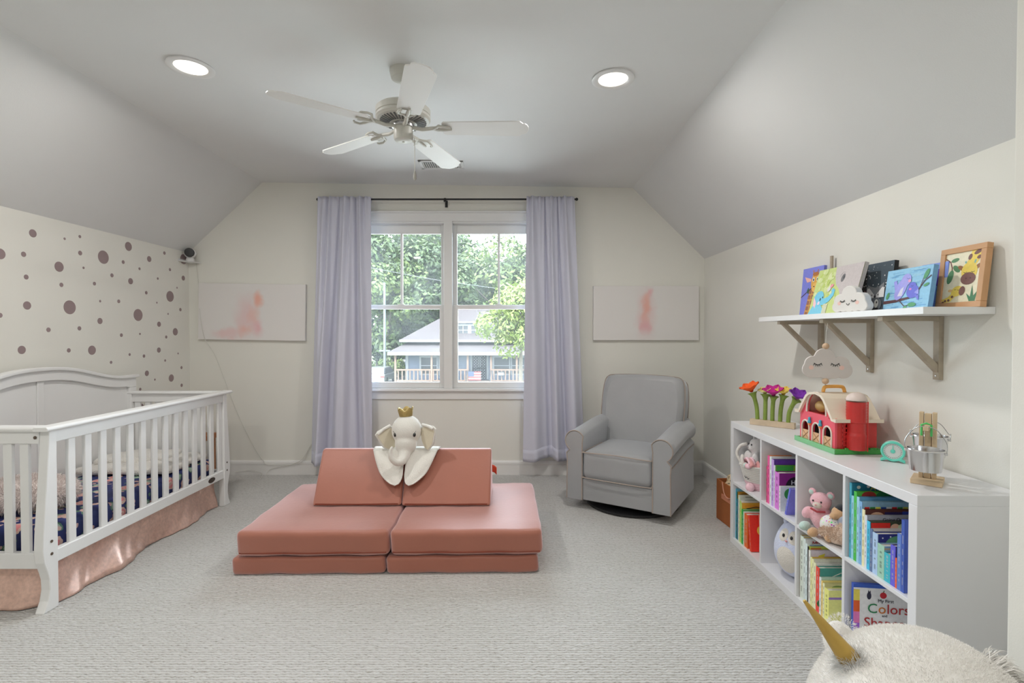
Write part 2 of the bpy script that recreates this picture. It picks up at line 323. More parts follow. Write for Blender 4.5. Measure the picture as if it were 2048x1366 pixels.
MB().tube([(0, 0, -.06), (0, 0, -.20)], .013, 12).build('downrod', FANW, t, smooth=40)
mo = MB().lathe([(.03, -.188), (.10, -.192), (.132, -.199), (.142, -.208), (.142, -.236), (.138, -.239), (.142, -.243), (.142, -.254), (.134, -.264), (.062, -.282), (.05, -.284)], n=48).build('motor_housing', FANW, t, smooth=35)
sl = MB()
for k in range(36):
    a = 2 * pi * k / 36; sl.box(.072, -.0042, -.001, .122, .0042, .003, TR(0, 0, 0) @ Matrix.Rotation(a, 4, 'Z') @ TR(0, 0, -.2845) @ TR(.062, 0, 0) @ RT('Y', -14) @ TR(-.062, 0, 0))
sl.build('vent_slots', DARKS, mo)
MB().lathe([(.058, -.284), (.058, -.300), (.035, -.300)], n=24).build('rotor_plate', STEEL, t, smooth=40)
sw = MB().lathe([(.045, -.292), (.05, -.298), (.05, -.355), (.046, -.366), (.03, -.372), (.006, -.373), (.005, -.377), (0, -.377)], n=32).build('switch_housing', FANW, t, smooth=35)
bo = [(.205, -.045), (.205, .045), (.215, .058), (.598, .068), (.612, .066), (.622, .056), (.628, .048), (.640, .046), (.652, .034), (.658, .018), (.660, 0), (.658, -.018), (.652, -.034), (.640, -.046), (.628, -.048), (.622, -.056), (.612, -.066), (.598, -.068), (.215, -.058)]
for k in range(5):
    R = RT('Z', 72 * k + 1) @ TR(0, 0, -.300); RB = R @ TR(.2, 0, 0) @ RT('X', -9.5) @ TR(-.2, 0, 0)
    ib = MB(R); ib.tube([(.05, 0, .002), (.10, 0, -.008), (.15, 0, -.002), (.185, 0, .002)], [.011, .010, .010, .009], 10)
    for s_ in (-1, 1):
        ib.tube([(.155, 0, -.004), (.178, .02 * s_, -.004), (.19, .045 * s_, .0 + .006 * s_), (.215, .052 * s_, -.004 + .010 * s_), (.245, .046 * s_, -.006 + .009 * s_), (.25, .036 * s_, -.006 + .007 * s_)], [.007, .007, .007, .006, .006, .005], 8)
    ib.tube([(.17, 0, -.004), (.21, 0, -.007), (.255, 0, -.007)], [.009, .011, .006], 8); ib.box(.19, -.035, -.006, .235, .035, -.003, RT('X', 0))
    ib.build('blade_arm', FANW, t, smooth=50)
    MB(RB).prism(bo, -.003, .003, 'xy').build('blade', BLADE, t, bevel=.0015)
ch = MB().tube([(.054, .02, -.345), (.056, .02, -.40), (.056, .02, -.525)], .0016, 6).build('pull_chain', M('chain_brass', (.5, .47, .4, 1), .35, metal=.7), t)
MB().lathe([(0, -.52), (.004, -.521), (.006, -.53), (.009, -.545), (.009, -.56), (.005, -.568), (0, -.569)], (.056, .02, 0), 14).build('chain_fob', M('fob_grey', (.45, .43, .39, 1), .5), ch, smooth=60)
# air register
rx0, rx1, ry0, ry1 = -.76, -.40, 4.03, 4.22; zc = ceil_z(-.58); t = thing('ceiling_vent', 'white slotted air register in the ceiling above the window', 'vent', (-.58, 4.12, zc))
frame_ = MB(TR(.58, -4.12, 0)); frame_.box(rx0, ry0, -.008, rx1, ry0 + .02, 0).box(rx0, ry1 - .02, -.008, rx1, ry1, 0).box(rx0, ry0, -.008, rx0 + .025, ry1, 0).box(rx1 - .025, ry0, -.008, rx1, ry1, 0).build('frame', WHITE, t, bevel=.002)
MB(TR(.58, -4.12, 0)).box(rx0, ry0, -.002, rx1, ry1, -.0005).build('backing', M('vent_shadow', (.25, .25, .25, 1), .8), t)
for k in range(18):
    x = rx0 + .034 + k * .0172; MB(TR(x + .58, 0, -.005) @ RT('Y', 35)).box(-.006, -.075, -.001, .006, .075, .001).build('slat', WHITE, t)
# ------------------------------------------------------------------ curtain rod and curtains
BLK = M('black_metal', (.015, .015, .017, 1), .4); RZ, RY = 2.548, 4.60
t = thing('curtain_rod', 'thin black metal curtain rod above the window', 'curtain rod', (-.62, RY, RZ))
MB().tube([(-1.16, 0, 0), (1.20, 0, 0)], .0085, 12).build('rod', BLK, t, smooth=40)
for x in (-1.12, 0, 1.16):
    MB().tube([(x, .0, -.012), (x, .05, -.016), (x, .099, -.016)], .006, 8).box(x - .012, .09, -.05, x + .012, .0995, .012).lathe([(.013, -.022), (.013, -.008), (.010, .010)], (x, 0, 0), 12).build('bracket', BLK, t)
for x in (-1.16, 1.20): MB().ell((x, 0, 0), .014).build('finial', BLK, t, smooth=60)
CUR = M('curtain_fabric', rgb(206, 207, 222, 1.0), .75, .03, 6, .05, 400, sheen=.25)
def curtain(label, tx0, tx1, bx0, bx1, zb, folds, seed):
    t = thing('curtain', label, 'curtain', ((tx0 + tx1) / 2, RY, zb), group='pale lavender curtains'); rnd = random.Random(seed)
    ws = [rnd.uniform(0, 6) for _ in range(4)]
    def fold(u, v):                    # v 0 top to 1 bottom
        d = 0
        for c, wd, dep in folds:       # fold centre at top/bottom, width, depth
            cc = c[0] + (c[1] - c[0]) * v; q = (u - cc) / (wd * (.35 + .65 * min(1, v * 1.6)))
            d += 1.5 * dep * math.exp(-q * q) * (.35 + .65 * min(1, v * 1.8))
        d += .010 * sin(u * 48 + ws[0]) * math.exp(-v * 9) + .007 * sin(u * 75 + ws[1]) * math.exp(-v * 14)
        d += .008 * sin(u * 6 + v * 3 + ws[2]) * v; return d if d > 0 else .042 * math.tanh(d / .042)
    def fn(u, v):
        x = (tx0 + (tx1 - tx0) * u) * (1 - v) + (bx0 + (bx1 - bx0) * u) * v
        z = RZ + .016 + (zb - RZ - .016) * v + v * .018 * sin(u * 9 + ws[3]); return (x, RY - .034 - fold(u, v), z)
    W(t).grid(fn, 110, 60).build('fabric_panel', CUR, t, smooth=180, solid=.003)
    W(t).grid(lambda u, v: (tx0 + (tx1 - tx0) * u, RY + .004 + .012 * cos(v * pi), RZ + .018 - .055 * v), 40, 4).build('rod_pocket', CUR, t, smooth=180, solid=.002)
    W(t).grid(lambda u, v: tuple(Vector(fn(u, 1 - .045 * (1 - v))) - Vector((0, .003, 0))), 110, 3).build('hem', CUR, t, smooth=180, solid=.002)
curtain('pale lavender curtain panel hanging left of the window', -1.765, -1.287, -1.84, -1.285, .155, [((.10, .10), .07, .035), ((.24, .15), .05, .05), ((.40, .26), .045, -.075), ((.52, .45), .09, .055), ((.62, .55), .05, .03), ((.70, .80), .04, -.05), ((.80, .92), .06, .04)], 3)
curtain('pale lavender curtain panel hanging right of the window, behind the armchair', .123, .556, .090, .650, .175, [((.12, .20), .12, .05), ((.38, .46), .035, -.07), ((.50, .56), .06, .045), ((.64, .72), .035, -.06), ((.80, .86), .09, .05)], 8)
# ------------------------------------------------------------------ watercolour canvases on the window wall
def watercolor(name, spots):
    m = bpy.data.materials.new(name); m.use_nodes = True; nt = m.node_tree; N = nt.nodes; L = nt.links; b = N['Principled BSDF']; b.inputs['Roughness'].default_value = .8
    tc = N.new('ShaderNodeTexCoord'); nz = N.new('ShaderNodeTexNoise'); nz.inputs['Scale'].default_value = 7; nz.inputs['Detail'].default_value = 6; L.new(tc.outputs['Object'], nz.inputs['Vector'])
    vm = N.new('ShaderNodeVectorMath'); vm.operation = 'MULTIPLY_ADD'; L.new(nz.outputs['Color'], vm.inputs[0]); vm.inputs[1].default_value = (.16, 0, .16); L.new(tc.outputs['Object'], vm.inputs[2])
    prev = None
    for (u, v, a, bb, col, st) in spots:
        sb = N.new('ShaderNodeVectorMath'); sb.operation = 'SUBTRACT'; L.new(vm.outputs[0], sb.inputs[0]); sb.inputs[1].default_value = (u + .08, 0, v + .08)
        sc = N.new('ShaderNodeVectorMath'); sc.operation = 'MULTIPLY'; L.new(sb.outputs[0], sc.inputs[0]); sc.inputs[1].default_value = (1 / a, 0, 1 / bb)
        ln = N.new('ShaderNodeVectorMath'); ln.operation = 'LENGTH'; L.new(sc.outputs[0], ln.inputs[0])
        mr = N.new('ShaderNodeMapRange'); mr.interpolation_type = 'SMOOTHSTEP'; mr.inputs['From Min'].default_value = 1; mr.inputs['From Max'].default_value = .1; mr.inputs['To Max'].default_value = st; L.new(ln.outputs['Value'], mr.inputs['Value'])
        mx = N.new('ShaderNodeMix'); mx.data_type = 'RGBA'; L.new(mr.outputs['Result'], mx.inputs['Factor']); mx.inputs['B'].default_value = col
        if prev: L.new(prev.outputs['Result'], mx.inputs['A'])
        else: mx.inputs['A'].default_value = (.78, .755, .74, 1)
        prev = mx
    L.new(prev.outputs['Result'], b.inputs['Base Color']); return m
PK, OR, HP = (.80, .50, .50, 1), (.85, .36, .25, 1), (.80, .38, .42, 1)
cv = thing('wall_canvas', 'wide white canvas with pink watercolour washes, left of the window', 'painting', (-2.425, YB - .02, 1.525), group='pink watercolour canvases'); cv.rotation_euler = (0, radians(.9), 0)
MB().box(-.498, -.016, -.262, .498, .02, .262).build('canvas', watercolor('wash_left', [(-.05, -.05, .16, .30, PK, .55), (.06, .12, .07, .11, OR, .75), (-.07, -.17, .09, .10, OR, .4), (.05, -.14, .08, .13, HP, .6), (-.22, -.2, .2, .08, PK, .6), (.02, -.02, .08, .1, OR, .3)]), cv, bevel=.003)
cv = thing('wall_canvas', 'wide white canvas with one pink vertical wash, above the armchair', 'painting', (1.235, YB - .02, 1.514), group='pink watercolour canvases')
MB().box(-.49, -.016, -.252, .49, .02, .252).build('canvas', watercolor('wash_right', [(0, 0, .13, .36, PK, .55), (.0, .06, .06, .2, OR, .6), (-.01, -.12, .07, .11, HP, .6), (.03, .19, .05, .07, HP, .5)]), cv, bevel=.003)
# ------------------------------------------------------------------ baby monitor on its corner shelf, cable
PLAS = M('white_plastic', (.78, .78, .78, 1), .35)
t = thing('corner_shelf', 'tiny white corner bracket shelf high in the left corner', 'shelf', (XL, YB, 1.985))
MB().prism([(0, 0), (.0, -.15), (.04, -.15), (.12, -.05), (.12, 0)], -.006, .0, 'xy').build('plate', PLAS, t, bevel=.002)
MB().box(0, -.15, -.006, .004, -.02, .02).build('mount', PLAS, t)
t = thing('baby_monitor', 'white monitor camera with round black face on the corner shelf', 'camera', (XL + .062, YB - .075, 1.9865), rz=radians(25))
MB().lathe([(.034, 0), (.036, .01), (.03, .03), (.02, .04)], n=24).build('base', PLAS, t, smooth=40)
MB().ell((0, 0, .075), (.05, .046, .046), 20, 14).build('head', PLAS, t, smooth=60); MB(TR(0, -.036, .077) @ RT('X', 90)).lathe([(.040, -.01), (.040, .010), (.036, .014), (0, .016)], n=28).build('black_face', BLK, t, smooth=40)
CORD = M('white_cord', (.66, .65, .60, 1), .5)
def curve(pts, n=8):
    P = [Vector(p) for p in pts]; out = []
    for i in range(len(P) - 1):
        a, b, c, d = P[max(0, i - 1)], P[i], P[i + 1], P[min(len(P) - 1, i + 2)]
        for k in range(n):
            s = k / n; out.append(.5 * ((2 * b) + (c - a) * s + (2 * a - 5 * b + 4 * c - d) * s * s + (3 * b - a - 3 * c + d) * s ** 3))
    return out + [P[-1]]
t = thing('monitor_cable', 'thin white cable running from the corner shelf down the wall to the floor', 'cable', (-2.9, YB - .01, 0))
W(t).tube(curve([(-2.955, YB - .006, 1.98), (-2.93, YB - .006, 1.70), (-2.90, YB - .044, 1.5), (-2.86, YB - .044, 1.28), (-2.78, YB - .006, 1.1), (-2.6, YB - .006, .62), (-2.45, YB - .006, .30), (-2.34, YB - .02, .14), (-2.28, YB - .025, .10), (-2.0, YB - .028, .11), (-1.9, YB - .012, .25), (-1.82, YB - .012, .33)]), .002, 6).build('wall_run', CORD, t, smooth=60)
W(t).tube(curve([(-2.6, YB - .03, .03), (-2.45, YB - .025, .045), (-2.33, YB - .06, .02), (-2.28, YB - .2, .006)]), .002, 6).build('floor_run', CORD, t, smooth=60)
W(t).tube(curve([(-2.30, YB - .05, .006), (-2.26, YB - .024, .06), (-2.1, YB - .024, .09), (-1.97, YB - .024, .15), (-1.9, YB - .01, .27), (-1.83, YB - .01, .34)]), .002, 6).build('wall_run', CORD, t, smooth=60)
# ------------------------------------------------------------------ crib
CRIB = M('crib_white', (.80, .80, .795, 1), .38, .02, 5); BOLT = M('bolt_brown', (.10, .07, .05, 1), .4)
xf, xb, yn, yf = -2.21, -2.965, 2.345, 3.90
cr = thing('crib', 'white convertible baby crib with arched solid back along the left wall', 'crib', (-2.59, 3.12, 0))
edge = [(.87, .040), (.75, .046), (.62, .056), (.50, .066), (.38, .076), (.30, .080), (.24, .075), (.19, .058), (.15, .048), (.10, .046), (.05, .056), (0, .080)]
def post(x0, x1, y, sg, name='post', top=.862):
    pts = [(y, 0)] + [(y, top)] + [(y - sg * w_, z) for z, w_ in edge if z <= top + .01]
    p = W(cr).prism(pts, x0, x1, 'yz').build(name, CRIB, cr, bevel=.004)
    for z in (.27, .33): W(cr).lathe([(.007, 0), (.007, .002), (0, .003)], n=12, T=TR(x1, y - sg * .035, z) @ RT('Y', 90)).build('bolt', BOLT, p)
    return p
yi, ye = 2.422, 3.828
post(xf - .045, xf, yi, 1); post(xf - .045, xf, ye, -1); post(xb, xb + .045, yi, 1); post(xb, xb + .045, ye, -1)
tr_ = W(cr); tr_.prism([(xf - .052, .86), (xf + .012, .86), (xf + .018, .866), (xf + .018, .874), (xf + .010, .882), (xf - .05, .882), (xf - .058, .872)], yn + .01, yf + .02, 'xz').build('front_cap', CRIB, cr, bevel=.003)
W(cr).box(xf - .04, yi, .80, xf - .006, ye, .862).build('top_rail', CRIB, cr, bevel=.003)
br = W(cr).box(xf - .04, yi, .215, xf - .006, ye, .278).build('bottom_rail', CRIB, cr, bevel=.004)
W(cr).lathe([(.03, 0), (.03, .002), (0, .003)], n=24, T=TR(xf - .006, 3.675, .246) @ RT('Y', 90) @ Matrix.Diagonal((.62, 1.35, 1, 1))).build('oval_badge', M('badge_bronze', (.08, .06, .05, 1), .35, metal=.5), br)
for k in range(14):
    y = 2.521 + k * .0984; W(cr).box(xf - .032, y - .021, .275, xf - .014, y + .021, .803).build('slat', CRIB, cr, bevel=.004)
for y, nm, sg in ((2.392, 'end', -1), (3.86, 'end', 1)):
    W(cr).prism([(y - .030, .86), (y + .030, .86), (y + .034, .872), (y + .028, .882), (y - .028, .882), (y - .034, .872)], xb, xf - .05, 'yz').build('end_cap', CRIB, cr, bevel=.003)
    W(cr).box(xb + .04, y - .016, .80, xf - .045, y + .016, .862).build('end_rail', CRIB, cr, bevel=.003); W(cr).box(xb + .04, y - .016, .20, xf - .045, y + .016, .275).build('end_rail', CRIB, cr, bevel=.003)
    for k in range(8):
        x = xb + .075 + k * .0795; W(cr).box(x - .021, y - .009, .27, x + .021, y + .009, .803).build('slat', CRIB, cr, bevel=.003)
    for z in (.83, .49, .24): W(cr).lathe([(.008, 0), (.008, .002), (0, .003)], n=12, T=TR(xf - .06, y - .017, z) @ RT('X', 90)).build('bolt', BOLT, cr)
def arch(d): d = abs(d); return .997 + .105 * (.5 + .5 * cos(pi * min(1, max(0, (d - .05) / .62))))
ys = [-.78 + 1.56 * i / 48 for i in range(49)]; yc = 3.12
W(cr).prism([(yc + d, arch(d) - .012) for d in ys] + [(yc + .76, .10), (yc - .76, .10)], xb - .004, xb + .014, 'yz').build('back_panel', CRIB, cr)
W(cr).prism([(yc + d, arch(d) - .006) for d in ys] + [(yc + d, (arch(d) - .075 if abs(d) < .70 else arch(d) - .085)) for d in reversed(ys)], xb + .014, xb + .034, 'yz').build('arched_rail', CRIB, cr, bevel=.003)
W(cr).prism([(yc + d * 1.02, arch(d) + .010) for d in ys] + [(yc + d * 1.02, arch(d) - .012) for d in reversed(ys)], xb - .008, xb + .05, 'yz').build('arched_cap', CRIB, cr, bevel=.005)
for d in (-.745, 0, .745):
    hw = .035 if d else .022; W(cr).box(xb + .014, yc + d - hw, .10, xb + (.034 if d else .024), yc + d + hw, arch(d) - (.0855 if d else .076)).build('stile', CRIB, cr, bevel=.003)
# mattress with floral sheet
def floral():
    m = bpy.data.materials.new('floral_sheet'); m.use_nodes = True; nt = m.node_tree; N = nt.nodes; L = nt.links; b = N['Principled BSDF']; b.inputs['Roughness'].default_value = .7
    tc = N.new('ShaderNodeTexCoord'); prev = None
    ds = N.new('ShaderNodeTexNoise'); ds.inputs['Scale'].default_value = 22; L.new(tc.outputs['Object'], ds.inputs['Vector'])
    ad = N.new('ShaderNodeVectorMath'); ad.operation = 'MULTIPLY_ADD'; L.new(ds.outputs['Color'], ad.inputs[0]); ad.inputs[1].default_value = (.035, .035, .035); L.new(tc.outputs['Object'], ad.inputs[2])
    for sc, off, layers in ((11, 3.1, [(.30, (.09, .19, .13, 1)), (.22, (.34, .44, .36, 1))]), (9, 0, [(.36, (.70, .48, .40, 1)), (.27, (.72, .25, .26, 1)), (.16, (.78, .52, .45, 1)), (.07, (.6, .14, .16, 1))]), (19, 7.7, [(.22, (.62, .40, .36, 1))])):
        mp = N.new('ShaderNodeVectorMath'); mp.operation = 'ADD'; L.new(ad.outputs[0], mp.inputs[0]); mp.inputs[1].default_value = (off, off, off)
        v = N.new('ShaderNodeTexVoronoi'); v.inputs['Scale'].default_value = sc; L.new(mp.outputs[0], v.inputs['Vector'])
        for th, c in layers:
            lt = N.new('ShaderNodeMath'); lt.operation = 'LESS_THAN'; L.new(v.outputs['Distance'], lt.inputs[0]); lt.inputs[1].default_value = th
            mx = N.new('ShaderNodeMix'); mx.data_type = 'RGBA'; L.new(lt.outputs[0], mx.inputs['Factor']); mx.inputs['B'].default_value = c
            if prev: L.new(prev.outputs['Result'], mx.inputs['A'])
            else: mx.inputs['A'].default_value = (.016, .026, .135, 1)
            prev = mx
    L.new(prev.outputs['Result'], b.inputs['Base Color']); return m
t = thing('crib_mattress', 'crib mattress in a navy sheet with pink roses', 'mattress', (-2.59, 3.12, .235))
MB().rbox((0, 0, .07), (.318, .685, .07), .035, 8, .006).build('fitted_sheet', floral(), t, smooth=180)
# rose gold sequin crib skirt
def sequin():
    m = M('rose_sequin', rgb(222, 184, 170, 1.1), .34, .3, 60, metal=.5); nt = m.node_tree; N = nt.nodes; L = nt.links
    v = N.new('ShaderNodeTexVoronoi'); v.inputs['Scale'].default_value = 260; tc = N.new('ShaderNodeTexCoord'); L.new(tc.outputs['Object'], v.inputs['Vector'])
    bp = N.new('ShaderNodeBump'); bp.inputs['Strength'].default_value = 1.0; bp.inputs['Distance'].default_value = .02; L.new(v.outputs['Color'], bp.inputs['Height']); L.new(bp.outputs['Normal'], N['Principled BSDF'].inputs['Normal']); return m
SEQ = sequin(); t = thing('crib_skirt', 'rose gold sequin skirt hanging below the crib to the carpet', 'crib skirt', (-2.59, 3.12, 0))
def skirt_side(u, v):
    y = 2.44 + 1.37 * u; d = .016 * sin(u * 21 + 2 * sin(u * 5)) * v + .03 * v * v * (1 + .6 * sin(u * 9 + 1)) + .05 * v ** 3 * max(0, sin(u * 7 - .5)) + .004 * sin(u * 70 + v * 9) * v
    z = .235 * (1 - v) + .004 + .02 * v * max(0, sin(u * 7 - .5)) * (v < .97); return (xf - .075 + d, y, z)
W(t).grid(skirt_side, 120, 26).build('side_panel', SEQ, t, smooth=180, solid=.003)
W(t).grid(lambda u, v: (xb + .05 + .66 * u, 2.435 - .05 * v * v * (1 + .5 * sin(u * 11)) - .01 * sin(u * 24) * v, .235 * (1 - v) + .004), 60, 20).build('end_panel', SEQ, t, smooth=180, solid=.003)
# fuzzy pillow and white fleece in the crib
R1 = random.Random(5); FUR1 = M('taupe_fur', rgb(214, 204, 200, 1.25), .9, .15, 60, sheen=.3)
t = thing('fuzzy_pillow', 'long-haired taupe pillow at the near end of the crib', 'pillow', (-2.66, 2.72, .385))
MB().ell((0, 0, .075), (.24, .17, .072), 24, 14).build('pillow_body', FUR1, t, smooth=60)
f = MB(); strands(f, ellpts((0, 0, .075), (.24, .17, .072), 7000, R1, -.6), .035, .0016, R1, .6, .6); f.build('pile', FUR1, t, kind='stuff')
FLEECE = M('white_fleece', (.80, .77, .72, 1), .95, .08, 90, .8, 160, sheen=.4)
t = thing('fleece_blanket', 'white fleece blanket bunched at the far end of the crib mattress', 'blanket', (-2.60, 3.53, .388))
MB().rbox((0, 0, .022), (.31, .235, .022), .02, 14, .012, jit=.006).build('folds', FLEECE, t, smooth=180); MB().rbox((-.06, .06, .055), (.22, .15, .02), .018, 10, .014, TR(0, 0, 0) @ RT('Z', 12), jit=.007).build('folds', FLEECE, t, smooth=180)
# low wooden stool behind the crib's far end
WDK = M('stool_wood', rgb(150, 95, 55, 1.1), .5, .3, 14)
t = thing('wooden_stool', 'small brown wooden stool half hidden behind the far end of the crib', 'stool', (-2.825, 4.36, 0))
MB().box(-.18, -.13, .395, .18, .13, .44).build('seat', WDK, t, bevel=.006); MB().box(-.16, -.115, .33, .16, -.10, .395).build('apron', M('stool_dark', rgb(90, 50, 30, 1), .5, .2, 10), t)
for x in (-.15, .15):
    for y in (-.1, .1): MB().box(x - .016, y - .016, 0, x + .016, y + .016, .395).build('leg', WDK, t, bevel=.003)
# ------------------------------------------------------------------ play couch
def velvet(name, col, sheen, tint):
    m = M(name, col, .5, .10, 5, .06, 40, sheen=sheen, tint=tint); b = m.node_tree.nodes['Principled BSDF']; b.inputs['Specular IOR Level'].default_value = .8; b.inputs['Specular Tint'].default_value = (1, .9, .92, 1); return m
VEL = velvet('salmon_velvet', rgb(168, 96, 68, .9), 1.0, (1, .80, .84, 1)); VELD = M('velvet_seam', rgb(150, 72, 52, .8), .8)
CA = radians(1.1); c0_ = (-.705, 3.19)
def cushion(name, label, x0, x1, y0, y1, z0, z1, rim, bul):
    t = thing(name, label, 'play couch', (c0_[0], c0_[1], z0), CA); ym = (y0 + y1) / 2
    return t, lambda nm, a, b: (MB().rbox(((a + b) / 2, ym, (z1 - z0) / 2), ((b - a) / 2, (y1 - y0) / 2, (z1 - z0) / 2), rim, 7, bul, jit=.0025).build(nm, VEL, t, smooth=180))
t, half = cushion('couch_pad', 'thin salmon velvet base pad of the play couch lying on the carpet', 0, 0, -.45, .43, 0, .096, .022, .002)
half('left_half', -.845, -.008); half('right_half', -.002, .838)
t, half = cushion('couch_cushion', 'thick salmon velvet cushion of the play couch on top of the thin pad', 0, 0, -.455, .44, .103, .243, .028, .004)
half('left_half', -.818, .015); half('right_half', .021, .86)
for a, b in ((-.80, 0), (.035, .845)):
    MB().tube([(a, -.4535, .022), ((a + b) / 2, -.4555, .020), (b, -.4535, .022)], .0035, 6).build('zip_seam', VELD, t, smooth=60)
for i, (x0, x1, lb, az) in enumerate(((-1.255, -.702, 'left salmon velvet wedge propped on the play couch, under the elephant', .9), (-.696, -.142, 'right salmon velvet wedge propped on the play couch, with a red tab', .3))):
    t = thing('couch_wedge', lb, 'play couch', ((x0 + x1) / 2, 3.30, .251), radians(az), group='play couch wedges'); hw = (x1 - x0) / 2
    MB().prism([(-.19, .0), (.19, 0), (.05, .302), (.032, .312), (.012, .312), (-.005, .302)], -hw, hw, 'yz').build('wedge_body', VEL, t, bevel=.014, seg=4, smooth=60)
    MB().tube([(-hw + .02, -.1855, .012), (0, -.1875, .010), (hw - .02, -.1855, .012)], .003, 6).build('zip_seam', VELD, t, smooth=60)
    if i: MB().grid(lambda u, v: (hw + .003 + .03 * v, .03 + .012 * u, .20 - .05 * u - .02 * v + .006 * sin(v * 3)), 4, 5).build('pull_tab', M('tab_red', (.75, .09, .04, 1), .5), t, smooth=60, solid=.004)
# ------------------------------------------------------------------ elephant comforter with crown
PLUSH = M('cream_plush', (.78, .76, .71, 1), .95, .04, 40, .35, 220, sheen=.5); INEAR = M('ear_lining', (.72, .66, .52, 1), .9, .05, 30); EYE = M('eye_black', (.01, .01, .01, 1), .15, coat=.5)
GOLD = M('gold_glitter', (.50, .37, .14, 1), .35, .35, 300, .5, 350, metal=.7)
ex, ey = -.693, 3.285
t = thing('elephant_comforter', 'cream plush elephant with gold crown draped over the wedges', 'plush toy', (ex, ey, .565))
h = MB(); h.ell((0, -.02, .13), (.098, .085, .10), 20, 14); h.ell((.0, -.045, .05), (.072, .065, .075), 18, 12)
pts = curve([(0, -.055, .03), (-.004, -.085, -.02), (-.012, -.115, -.045), (-.040, -.140, -.048), (-.068, -.155, -.015), (-.072, -.158, .025), (-.060, -.158, .055)], 6)
h.tube(pts, [.048 - .040 * (i / (len(pts) - 1)) ** .8 for i in range(len(pts))], 14); h.build('head', PLUSH, t, remesh=.007)
for s in (-1, 1):
    e = MB(TR(s * .098, -.012, .155) @ RT('Z', s * -32) @ RT('Y', s * (28 if s < 0 else 8)))
    ol = [(0, .0), (s * .03, .018), (s * .095, .024), (s * .122, .010), (s * .116, -.09), (s * .08, -.145), (s * .05, -.135), (s * .015, -.09), (0, -.05)]
    ear = e.prism(ol, -.006, .006, 'xz').build('ear', PLUSH, t, bevel=.004, smooth=60)
    q = MB(e.T); q.prism([(u * .86 + s * .006, v * .88 - .012) for u, v in ol], -.0085, -.006, 'xz').build('ear_lining', INEAR, ear)
    MB(e.T).tube([(s * .01, -.006, .012), (s * .06, -.016, .018), (s * .105, -.012, .008)], .010, 8).build('ear_fold', PLUSH, ear, smooth=60)
    MB(TR(s * .062, -.082, .112) @ RT('Z', s * 30)).ell((0, 0, 0), (.010, .006, .014)).build('eye', EYE, t, smooth=60)
    MB(TR(s * .062, -.088, .118) @ RT('Z', s * 30)).ell((.002, -.0015, .002), (.0016, .0012, .002)).build('eye_glint', WHITE, t, smooth=60)
    MB().tube([(s * .066, -.085, .126), (s * .074, -.088, .138)], .0012, 5).build('eyelash', EYE, t)
cw = MB(TR(-.005, -.015, .222) @ RT('Y', -4)); n = 30; cv_ = []
cw.grid(lambda u, v: ((.040 + .008 * v) * cos(2 * pi * u), (.040 + .008 * v) * sin(2 * pi * u), v * (.034 + .024 * abs(sin(2.5 * 2 * pi * u / 1 + .6)))), 40, 3)
cw.build('crown', GOLD, t, smooth=180, solid=.004)
# blanket body: two rounded flaps over the slanted faces, joined over the ridge
fz0 = .243 + .312 - .557
def flap(ol):
    a = radians(57.2); P = []
    for u, s in ol:                                   # s metres down the face from the ridge
        P.append((u, .0 - .018 - max(0, s) * cos(a) - .010, -max(0, s) * sin(a) + (.008 if s <= 0 else .004)))
    return P
fl = MB()
for sg in (-1, 1):
    N_ = 14
    def ff(u, v, sg=sg):
        c = [(.195, .03), (.165, .055), (.135, .075), (.105, .085), (.08, .07), (.055, .03)] if sg < 0 else [(.21, .03), (.165, .06), (.12, .08), (.09, .08), (.065, .06), (.03, .02)]
        s = v * .235; wv = v
        uo = (.215 if sg < 0 else .205) - .075 * wv - .03 * wv * wv; ui = .006 + (.0 if wv < .75 else 0)
        rr = sqrt(max(0, 1 - max(0, (wv - .62) / .38) ** 2)); mid = (uo + ui) / 2 - .012 * max(0, (wv - .62) / .38); hw = (uo - ui) / 2 * rr
        U_ = sg * (mid + hw * (2 * u - 1)); a = radians(57.2)
        bump = .006 * sin(u * 8 + v * 5) * (1 - v) * v * 4
        return (U_, -.020 - s * cos(a) - .014 - bump * sin(a), -s * sin(a) + .006 + bump * cos(a))
    fl.grid(ff, N_, 22)
    fl.grid(lambda u, v, sg=sg: (sg * (.012 + (.20) * u), -.034 + .075 * v, .006 + .008 * sin(v * pi)), N_, 5)
fl.build('blanket_flaps', PLUSH, t, smooth=180, solid=.007)
# ------------------------------------------------------------------ grey glider armchair
GREY = velvet('grey_velvet', rgb(162, 164, 166, .92), .55, (.9, .93, 1, 1)); PIPE = M('taupe_piping', rgb(176, 162, 152, .95), .8)
t = thing('armchair', 'grey velvet swivel armchair with rolled arms in the right corner', 'armchair', (.945, 3.945, 0), radians(-31.5))
MB().lathe([(.33, .001), (.35, .006), (.35, .022), (.30, .030), (.10, .034), (.06, .05), (.06, .12), (0, .12)], (0, -.03, 0), n=40).build('swivel_base', BLK, t, smooth=40)
MB().rbox((0, .01, .21), (.275, .37, .135), .015, 6).build('seat_frame', GREY, t, smooth=180)
def armsec(s, dz):
    o = [(.265, .075), (.265, .50 + dz)] + [(.325 + .078 * cos(a), .515 + dz + .078 * sin(a)) for a in [radians(q) for q in range(150, -61, -15)]] + [(.392, .42 + dz), (.386, .36), (.390, .075)]
    return [(s * x, z) for x, z in o]
